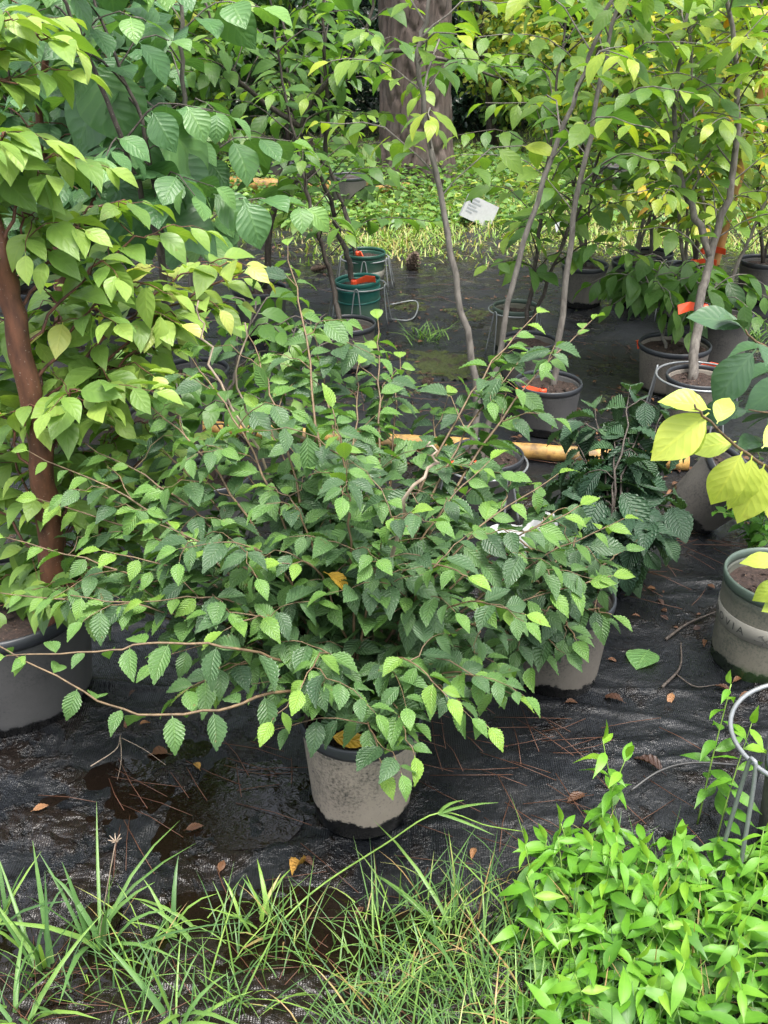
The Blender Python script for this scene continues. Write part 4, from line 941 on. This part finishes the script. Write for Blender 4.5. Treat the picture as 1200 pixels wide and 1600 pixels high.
# ---- yellow leaved branch and magnolia by the printed pot
P = Plant('yellow_leaf_tree', 'tree with large glowing yellow leaves in the olive printed pot', 'tree', (1.006,2.188,0.000), 'yellow', wood='twig', seed=51, maxleaf=120)
trunk = P.stem([(0.993,2.120,0.233), (0.972,2.100,0.415), (0.934,2.060,0.665), (0.894,2.000,0.947), (0.865,1.980,1.228)], .014, .006, n=24, sides=8, name='trunk')
pth = P.stem([(0.941,2.020,0.526), (0.812,1.900,0.672), (0.692,1.800,0.776), (0.587,1.720,0.876), (0.553,1.700,0.913)], .0042, .002, n=16, wob=.002)
W = P.r
for (px, d, n, s, t) in [((0.590,1.720,0.895), (-.95, .1, .22), (.05, -.45, .9), .092, .45), ((0.588,1.720,0.889), (-.72, -.12, -.62), (-.25, -.85, .45), .128, .7), ((0.590,1.720,0.876), (-.62, .15, -.75), (.35, -.85, .35), .125, .6),
    ((0.609,1.730,0.863), (.2, .3, .3), (0, -.5, .9), .07, .5), ((0.688,1.790,0.780), (-.35, -.15, -.9), (-.3, -.85, .4), .125, .75), ((0.712,1.800,0.766), (-.1, -.2, -.9), (.2, -.9, .4), .12, .8), ((0.748,1.820,0.739), (-.25, -.1, -.9), (.1, -.85, .5), .13, .8),
    ((0.669,1.780,0.805), (-.75, .2, -.25), (.1, -.6, .8), .085, .55), ((0.744,1.840,0.764), (.5, .3, .3), (0, -.6, .8), .10, .7), ((0.783,1.850,0.704), (.2, -.3, -.8), (0, -.8, .5), .12, .8),
    ((0.882,1.950,0.435), (-.95, .1, .1), (.0, -.35, .93), .085, .65), ((0.904,1.950,0.393), (-.7, -.1, -.55), (-.3, -.8, .5), .09, .65), ((0.923,1.950,0.351), (-.75, -.1, -.4), (0, -.7, .7), .075, .5)]:
    P.leaf(V(px), V(d), V(n), s, t)
for q in ([(0.944,2.080,0.560), (0.914,1.980,0.417), (0.919,1.950,0.359)],): P.twig(spline(q, 8), .003, .0015)
P.sprout(trunk, .5, 1, .06, .12, (.5, .8), droop=.5)
P.finish()
P = Plant('magnolia_branch', 'dark leathery leaf tree reaching in above the yellow leaves', 'tree', (1.502,2.878,0.000), 'magnolia', wood='twig', seed=52, maxleaf=80)
trunk = P.stem([(1.502,2.878,0.000), (1.385,2.750,0.351), (1.268,2.650,0.663), (1.160,2.600,0.921), (1.074,2.600,1.260)], .018, .008, n=20, sides=8, name='trunk')
for q in ([(1.291,2.650,0.514), (1.050,2.450,0.700), (0.903,2.350,0.801), (0.840,2.300,0.857)], [(1.333,2.700,0.454), (1.079,2.500,0.557), (0.919,2.400,0.616)], [(1.428,2.800,0.200), (1.165,2.600,0.380), (1.007,2.500,0.483)]):
    pth = P.stem(q, .006, .002, n=12); P.sprout(pth, .25, .95, .055, .14, (.3, .7), droop=.6)
for (px, d, n, s, t) in [((0.866,2.280,0.817), (-.55, -.1, -.75), (-.35, -.8, .45), .15, .4), ((0.840,2.300,0.862), (-.9, .1, .2), (0, -.4, .9), .13, .55), ((0.880,2.350,0.662), (-.7, 0, -.5), (-.2, -.7, .6), .11, .2)]:
    P.leaf(V(px), V(d), V(n), s, t)
P.finish()

# small weeds by the tipped pot
P = Plant('weed_plant', 'sprawling small leaf weed beside the tipped black pot', 'weed', (1.154,2.755,0.000), 'hornbeam', mat='stilt', wood='green_stem', seed=61, maxleaf=120)
b0 = V((1.154,2.755,0.000))
for t in [(0.941,2.600,0.320), (0.986,2.600,0.380), (1.051,2.550,0.325), (1.069,2.500,0.230), (0.973,2.500,0.271), (1.073,2.700,0.374), (1.112,2.600,0.279), (0.939,2.550,0.244), (1.062,2.450,0.177)]:
    t = V(t); pth = P.stem([b0, b0.lerp(t, .5)+ZUP*.05, t], .0025, .001, n=10); P.sprout(pth, .2, .98, .022, .045, (.0, .35), droop=.3)
P.finish()

# ---------------------------------------------------------------- bright weeds in the corner
def stilt_proto(seed, h):
    r = random.Random(seed); me = []; az = r.uniform(0, 6.28); lean = V((math.cos(az), math.sin(az), 0))*r.uniform(.05, .35)*h
    pth = spline([(0, 0, 0), V((0, 0, h*.5))+lean*.35, V((0, 0, h))+lean], 10)
    stem = MB().tube(pth, [.0022-.0012*i/9 for i in range(10)], 4).mesh('stem', M['green_stem'])
    lv = []; n = int(h/.026); a = r.uniform(0, 6.28)
    for i in range(n):
        f = .18+.82*(i+.5)/n; u = f*9; k = min(8, int(u)); p = pth[k].lerp(pth[k+1], u-k)
        a += math.pi+r.gauss(0, .5); d = V((math.cos(a), math.sin(a), r.uniform(-.35, .35)))
        lv.append((frame(p, d, ZUP+V((r.gauss(0, .3), r.gauss(0, .3), 0)), r.uniform(.058, .088)*(.75+.25*math.sin(f*3.1))), r.randrange(5), min(1, max(0, .25+.5*f+r.gauss(0, .12)))))
    lv.append((frame(pth[-1], V((r.gauss(0, .3), r.gauss(0, .3), 1)), V((1, 0, .3)), .05), 0, .9))
    return stem, lv
protos = [stilt_proto(70+i, .13+.028*i) for i in range(8)]
def put_weed(x, y, k, rz, s, label, group):
    stem, lv = protos[k]; root = tag(empty('stilt_weed', (x, y, hz(x, y)-.004), (0, 0, rz)), label, 'weed', group); root.scale = (s, s, s)
    link('stem', stem, root)
    for m, kk, t in lv:
        o = link('leaf', leaf_mesh('stilt', kk, t, 'stilt'), root); o.matrix_basis = m
r = random.Random(77)
spots = []
while len(spots) < 64:
    x = r.uniform(.24, .80); y = r.uniform(1.10, 1.47)
    if x < .26+.5*max(0, y-1.38)+.06*r.random(): continue
    if y > 1.5 and x > .52: continue
    if any((x-a)**2+(y-b)**2 < .0016 for a, b in spots): continue
    spots.append((x, y))
for i, (x, y) in enumerate(spots):
    put_weed(x, y, r.choice((0, 0, 1, 1, 2, 2, 3)) if y < 1.36 else r.choice((0, 0, 1)), r.uniform(0, 6.28), r.uniform(.8, 1.0), 'bright green narrow leaf weed crowded in the corner patch below the wire ring', 'bright weeds of the corner patch')
x, y, _ = (0.480,1.580,0.000)
put_weed(x, y, 5, .3, .95, 'tall thin bright weed rising alone above the patch beside the folded mat', None)
x, y, _ = (0.665,1.608,0.000)
put_weed(x, y, 7, 2.2, 1.05, 'tallest bright weed standing next to the hairpin wire leg', None)
x, y, _ = (0.692,1.562,0.000)
put_weed(x, y, 5, 4.2, 1.05, 'bright weed growing through the wire ring legs', None)
x, y, _ = (0.427,1.528,0.000)
put_weed(x, y, 4, 1.2, 1.0, 'leaning bright weed at the mat edge of the corner patch', None)
lv = []
for _ in range(620):
    x = r.uniform(.22, .95); y = r.uniform(1.0, 1.5)
    if x < .24+.5*max(0, y-1.38): continue
    a = r.uniform(0, 6.28)
    lv.append((frame(V((x, y, hz(x, y)+r.uniform(.01, .11))), V((math.cos(a), math.sin(a), r.uniform(-.2, .5))), ZUP+V((r.gauss(0, .4), r.gauss(0, .4), 0)), r.uniform(.05, .085)), r.randrange(5), r.uniform(.05, .7)))
tag(join_leaves('weed_undergrowth', 'stilt', lv, 'stilt'), 'low mat of bright green weed leaves under the corner patch', 'weeds', kind='stuff')

# ---------------------------------------------------------------- grass
def blade_arrays(B):
    """B: list of (base, direction, length, width, bend, tint); five stations, folded a little"""
    vs = []; fs = []; ti = []; uv = []
    for b, d, L, w, bend, t in B:
        n = len(vs); d = V(d).normalized(); s = d.cross(ZUP); s = s.normalized() if s.length > .05 else V((math.cos(t*90), math.sin(t*90), 0))
        hd = V((d.x, d.y, 0)); hd = hd.normalized() if hd.length > 1e-3 else V((1, 0, 0))
        for i in range(5):
            f = i/4; p = V(b)+d*L*f + (hd*.55-ZUP)*bend*L*f*f
            ww = w*(1, 1, .85, .55, .04)[i]*.5
            up = s.cross(d)*ww*.35
            vs += [p-s*ww-up, p, p+s*ww-up]; uv += [(0, f), (.5, f), (1, f)]; ti += [t+.08*f]*3
        for i in range(4):
            q = n+i*3; fs += [(q, q+1, q+4, q+3), (q+1, q+2, q+5, q+4)]
    return np.array([tuple(p) for p in vs]), np.array(fs), np.array(ti), np.array(uv)
def blades(name, B, parent=None):
    v, f, t, u = blade_arrays(B); return link(name, np_mesh(name, v, f, M['grass'], tint=t, uv=u), parent)
r = random.Random(88)
# broad bladed clumps
clumps = [((-0.536,1.309,0.000), 15, .30, .011, .45, 'tall broad bladed grass clump with seed head on the mud'), ((-0.631,1.267,0.000), 13, .26, .010, .4, 'broad bladed grass clump spilling beside the shallow puddle'),
 ((-0.379,1.330,0.000), 8, .17, .010, .55, 'short broad grass clump between seed head clump and yellow green clump'), ((-0.237,1.352,0.000), 13, .16, .009, .7, 'yellow green grass clump near the fallen orange leaf'), ((-0.367,1.163,0.000), 8, .20, .011, .6, 'single upright wide bladed grass at the muddy front edge'),
 ((-0.630,1.151,0.000), 12, .22, .009, .5, 'broad grass clump with blades bent flat at the front corner'), ((0.109,1.352,0.000), 5, .26, .010, .5, 'few tall wide grass blades in front of the silt coated pot'), ((0.234,1.382,0.000), 6, .22, .007, .5, 'thin upright grass clump beside the folded mat'),
 ((-0.742,1.352,0.000), 9, .26, .010, .35, 'pale straw streaked grass clump leaning over the puddle')]
for c, n, h, w, t, lab in clumps:
    root = tag(empty('grass_clump', (c[0], c[1], hz(c[0], c[1])-.004)), lab, 'grass', 'broad grass clumps on the mud')
    for k in range(n):
        a = r.uniform(0, 6.28); e = r.uniform(.15, 1.1)
        B = [((r.gauss(0, .015), r.gauss(0, .015), 0), (math.cos(a)*e, math.sin(a)*e, 1), h*r.uniform(.55, 1.1), w*r.uniform(.6, 1.15), r.uniform(.0, .55), min(.97, max(0, t+r.gauss(0, .13))))]
        blades('blade', B, root)
    if 'with seed' in lab:
        q = V((.06, .02, .25)); mb = MB().tube(spline([(0, 0, 0), (.03, .01, .13), q], 8), .0011, 4); 
        for k in range(7):
            a = k*.9; mb.tube([q, q+V((math.cos(a)*.012, math.sin(a)*.012, .010))], [.0014, .0005], 4)
        mb.build('seed_head', M['twig_pale'], root)
# long runner stem crossing in front of the pot
mb = MB().tube(spline([(-0.196,1.360,-0.009), (-0.125,1.420,0.018), (0.000,1.450,0.098), (0.105,1.470,0.162), (0.203,1.500,0.099), (0.289,1.550,0.031)], 24), [.0022-.0012*i/23 for i in range(24)], 5)
root = tag(empty('grass_runner', (0, 0, 0)), 'long thin grass runner crossing in front of the silt coated pot', 'grass')
mb.build('stem', M['green_stem'], root)
p = V((0.105,1.470,0.162))
for d, L, b in [((.9, .2, .25), .11, .25), ((.8, -.2, -.1), .10, .2), ((.5, .2, .75), .06, .6)]: blades('blade', [(p, d, L, .008, b, .55)], root)
# fine sedge, front strip
B = []
while len(B) < 2000:
    x = r.uniform(-.72, .62); y = r.uniform(.98, 1.50)
    nz = float(fbm(np.array([x*4.0]), np.array([y*5.0]), 2, 66)[0])
    dens = .55*min(1, max(0, (1.46-y)/.22)) + .42*nz + (.18 if x > -.05 else -.30) - (.35 if y > 1.40 and x < .05 else 0)
    if r.random() > dens: continue
    a = r.uniform(0, 6.28); e = r.uniform(.1, 1.0)
    B.append(((x, y, hz(x, y)-.004), (math.cos(a)*e, math.sin(a)*e, 1), r.uniform(.06, .19), r.uniform(.0018, .0038), r.uniform(.0, .6), min(1, max(.0, r.gauss(.42, .17) if r.random() > .10 else r.uniform(.88, 1)))))
tag(blades('sedge_grass', B), 'fine green sedge and grass over the wet front mud', 'grass', kind='stuff')
# grass beyond the mat
B = []
NZ = fbm(*np.meshgrid(np.arange(-8, 8, .1)*1.3, np.arange(5, 13, .1)*1.3), 3, 67)
while len(B) < 44000:
    y = 5.7+r.random()**.8*6.3; x = r.uniform(-.42, .42)*y*1.15
    nz = float(NZ[int((y-5)*10), int((x+8)*10)])
    edge = min(1, max(0, (y-6.1)/.7))
    if x < -.55: edge *= .30
    if r.random() > edge*(.62+.5*nz): continue
    a = r.uniform(0, 6.28); e = r.uniform(.1, .9)
    B.append(((x, y, -.02), (math.cos(a)*e, math.sin(a)*e, 1), r.uniform(.04, .12), r.uniform(.006, .012), r.uniform(.1, .8), min(.90, max(.3, r.gauss(.76, .09)))))
tag(blades('lawn_grass', B), 'bright green grass strip between the mat and the pine', 'grass', kind='stuff')
lv = []
for _ in range(6500):
    y = 7.2+r.random()*2.6; x = r.gauss(.1, .9) if r.random() < .6 else r.uniform(-3.4, 4.2)
    a = r.uniform(0, 6.28); hgt = .03+.17*max(0, min(1, (y-7.4)/1.2))*r.random()
    lv.append((frame(V((x, y, hgt)), V((math.cos(a), math.sin(a), r.uniform(-.3, .5))), ZUP+V((r.gauss(0, .4), r.gauss(0, .4), 0)), r.uniform(.04, .085)), 0, min(1, max(0, r.gauss(.70, .12)))))
tag(join_leaves('weed_growth', 'far', lv, 'farleaf'), 'leafy green weeds growing round the foot of the pine', 'weeds', kind='stuff')
# grass tuft by the second row
for c, lab in (((1.794,4.853,0.000), 'small grass tuft on the wet mat beside the low black pot'), ((0.213,4.823,0.000), 'small green weed tuft on the bare mat')):
    blades_ = []
    for k in range(60):
        a = r.uniform(0, 6.28); e = r.uniform(.2, 1); blades_.append(((r.gauss(0, .05), r.gauss(0, .05), 0), (math.cos(a)*e, math.sin(a)*e, 1), r.uniform(.05, .14), .006, r.uniform(.1, .6), r.uniform(.35, .7)))
    root = tag(empty('grass_tuft', (c[0], c[1], hz(c[0], c[1])-.004)), lab, 'grass'); o = blades('blades', blades_, root); o['kind'] = 'stuff'
# moss cushions on the mat
def moss(c, rx, ry, lab, seed):
    n = 26; g = []; vs = []
    v, f = grid(-1.2, 1.2, -1.2, 1.2, .04, lambda x, y: np.maximum(0, 1-(x*x+y*y)*(1+.5*noise2(x*3, y*3, seed)))**.5*.018+fbm(x*5, y*5, 5, seed)*.011-.013)
    v[:, 0] *= rx; v[:, 1] *= ry
    o = link('moss_cushion', np_mesh('moss_cushion', v, f, M['moss'])); o.location = (c[0], c[1], hz(c[0], c[1])); tag(o, lab, 'moss')
moss((0.291,4.422,0.000), .16, .16, 'olive green moss cushion on the mat beside the thin leaning stem', 3)
moss((0.451,5.200,0.000), .18, .15, 'flat moss patch on the mat near the narrow olive pot', 5)
moss((0.137,5.360,0.000), .12, .10, 'thin moss patch inside the bent wire loop', 7)

# ---------------------------------------------------------------- litter
def fallen(c, size, k, tint, rz, label, group=None, mat='dry', sp='dry', tilt=.15):
    root = tag(empty('fallen_leaf', (c[0], c[1], hz(c[0], c[1])+.006), (tilt, tilt*.6, rz)), label, 'leaf', group)
    o = link('blade', leaf_mesh(sp, k, tint, mat), root); o.scale = (size,)*3; o.location = (0, -size*.5, .002)
fallen((0.679,2.188,0.000), .105, 2, .62, 2.6, 'pale green spotted leaf fallen on the mat beside the dusty grey pot', mat='storax', sp='storax')
fallen((0.568,2.010,0.000), .06, 1, .12, 1.1, 'dark shiny curled leaf on the mat below the fallen green leaf')
fallen((0.606,1.775,0.000), .075, 0, .05, .8, 'large dark purple brown leaf behind the bright weeds')
fallen((0.422,1.674,0.000), .05, 2, .3, 2.1, 'brown curled leaf beside the tall thin weed')
fallen((-0.527,1.839,0.000), .075, 3, .28, 1.4, 'brown lobed oak leaf on the mat beside the puddle')
fallen((-0.171,1.490,0.000), .075, 4, .85, 2.9, 'orange brown leaf standing in the mud below the silt coated pot', tilt=.7)
fallen((-0.424,1.781,0.000), .035, 1, .9, .6, 'small yellow leaf scrap on the mat near the oak leaf')
rr = random.Random(91)
for c in [(-0.625,2.041,0.000), (-0.614,1.930,0.000), (-0.575,1.926,0.000), (-0.458,2.058,0.000), (0.701,2.389,0.000), (0.780,2.532,0.000), (0.709,2.018,0.000), (0.593,2.174,0.000), (0.455,1.991,0.000), (0.854,2.245,0.000), (0.183,1.519,0.000), (-0.745,1.651,0.000), (0.322,2.585,0.000), (0.247,4.119,0.000), (0.061,4.661,0.000), (0.380,3.903,0.000), (0.000,3.903,0.000), (-0.156,1.502,0.000), (-0.049,1.382,0.000), (0.974,5.455,0.000), (0.919,4.195,0.000), (1.142,4.526,0.000), (1.027,3.582,0.000), (-0.405,1.598,0.000), (0.846,2.041,0.000), (0.889,2.079,0.000), (0.898,2.028,0.000), (-0.330,1.494,0.000)]:
    fallen(c, rr.uniform(.022, .042), rr.randrange(5), rr.choice((.05, .1, .2, .35, .6)), rr.uniform(0, 6.3), 'small dry brown leaf lying on the wet black mat', 'dry leaves on the mat')
# twigs
def twig(pts, rad, label, sub=()):
    root = tag(empty('fallen_twig', (0, 0, 0)), label, 'twig')
    P0 = [V(p)+V((0, 0, hz(p[0], p[1]))) for p in pts]
    MB().tube(spline(P0, 4*len(P0)), [rad*(1-.6*i/(4*len(P0)-1)) for i in range(4*len(P0))], 6).build('stick', M['bark_dark' if rad > .002 else 'twig_pale'], root)
    for s in sub:
        q = [V(p)+V((0, 0, hz(p[0], p[1]))) for p in s]; MB().tube(spline(q, 8), [rad*.6*(1-.6*i/7) for i in range(8)], 5).build('side_twig', M['bark_dark' if rad > .002 else 'twig_pale'], root)
twig([(0.756,2.266,0.006), (0.834,2.336,0.010), (0.929,2.402,0.008)], .0045, 'short dark stick on the mat pointing at the olive pot')
twig([(0.694,2.051,0.006), (0.760,2.135,0.008), (0.793,2.251,0.006)], .004, 'forked dark twig below the fallen green leaf', [[(0.743,2.111,0.006), (0.778,2.058,0.006), (0.836,2.066,0.006)]])
twig([(-0.663,1.773,0.020), (-0.614,1.816,0.030), (-0.617,1.872,0.020)], .0016, 'thin pale branched twig lying beside the oak leaf', [[(-0.614,1.860,0.020), (-0.599,1.795,0.020), (-0.597,1.743,0.010)], [(-0.611,1.860,0.020), (-0.552,1.827,0.020), (-0.496,1.785,0.010)]])
# pine needles
nb = MB(); rr = random.Random(93)
spots = [((0.597,2.755,0.000), .22, 26), ((0.762,2.603,0.000), .2, 30), ((0.975,2.755,0.000), .2, 24), ((0.290,1.775,0.000), .25, 40), ((0.155,1.954,0.000), .15, 24), ((-0.321,1.796,0.000), .15, 22), ((-0.488,1.674,0.000), .25, 22), ((0.351,4.045,0.000), .4, 60), ((0.724,3.523,0.000), .4, 30), ((-0.105,3.903,0.000), .4, 34), ((0.348,5.455,0.000), .6, 40), ((1.187,4.526,0.000), .6, 46), ((0.414,1.494,0.000), .25, 40), ((0.000,1.294,0.000), .4, 70), ((-0.513,1.214,0.000), .3, 40), ((0.442,1.817,0.000), .3, 20), ((-0.400,3.410,0.000), .4, 26)]
for (cx, cy, _), s, n in spots:
    for _ in range(int(n*.6)):
        x = cx+rr.gauss(0, s*.5); y = cy+rr.gauss(0, s*.4); a = rr.gauss(2.6, .7); L = rr.uniform(.08, .19); z = .006+rr.random()*.005
        e = V((math.cos(a), math.sin(a), 0)); q = V((-e.y, e.x, 0))*rr.gauss(0, .003)
        pts = [V((x, y, 0))-e*L/2, V((x, y, 0))+q, V((x, y, 0))+e*L/2]
        nb.tube([V((p.x, p.y, hz(p.x, p.y)+z)) for p in pts], .0009, 3)
tag(nb.build('pine_needles', M['needle']), 'scattered red brown pine needles on the wet mat', 'pine needles', kind='stuff')
# crumbs of leaf and bark litter over the mat
lv = []
while len(lv) < 1500:
    y = 2.3+rr.random()*4.4; x = rr.uniform(-.42, .42)*y*1.1
    q = float(noise2(np.array([x*2.2]), np.array([y*2.2]), 17)[0])
    if rr.random() > .35+q: continue
    a = rr.uniform(0, 6.28)
    lv.append((frame(V((x, y, hz(x, y)+.004)), V((math.cos(a), math.sin(a), rr.uniform(-.1, .3))), ZUP+V((rr.gauss(0, .3), rr.gauss(0, .3), 0)), rr.uniform(.010, .035)), 0, min(1, max(0, rr.gauss(.2, .2)))))
tag(join_leaves('leaf_litter', 'far', lv, 'dry'), 'crumbs of brown leaf and bark litter on the wet mat', 'litter', kind='stuff')
# pine cones
def cone(c, s, rot, lab):
    root = tag(empty('pine_cone', (c[0], c[1], hz(c[0], c[1])+s*.42), rot), lab, 'pine cone')
    MB().lathe([(.001, -s), (s*.3, -s*.8), (s*.36, -s*.2), (s*.25, s*.6), (.001, s)], 10).build('core', M['cone'], root)
    mb = MB()
    for k in range(60):
        f = k/59; a = k*2.4; z = -s*.9+1.8*s*f; R = s*(.62*math.sin(.35+f*2.5)); e = V((math.cos(a), math.sin(a), 0)); t = V((-e.y, e.x, 0)); w = s*.17
        i0 = e*R*.35+V((0, 0, z)); i1 = e*R+V((0, 0, z+s*.10)); i2 = e*(R*1.05)+V((0, 0, z+s*.2))
        mb.add([i0-t*w*.5, i0+t*w*.5, i1+t*w, i1-t*w, i2], [(0, 1, 2, 3), (3, 2, 4), (1, 0, 4)])
    o = mb.build('scales', M['cone'], root, False); o['kind'] = 'stuff'
cone((0.174,6.155,0.000), .075, (.3, .2, 0), 'upright grey pine cone at the edge of the grass')
cone((0.186,4.180,0.000), .034, (1.3, .4, .5), 'small dark pine cone on the mat beside the moss')
cone((-0.389,6.052,0.000), .05, (1.4, .2, 1.5), 'dark pine cone lying beside the dark green pot')
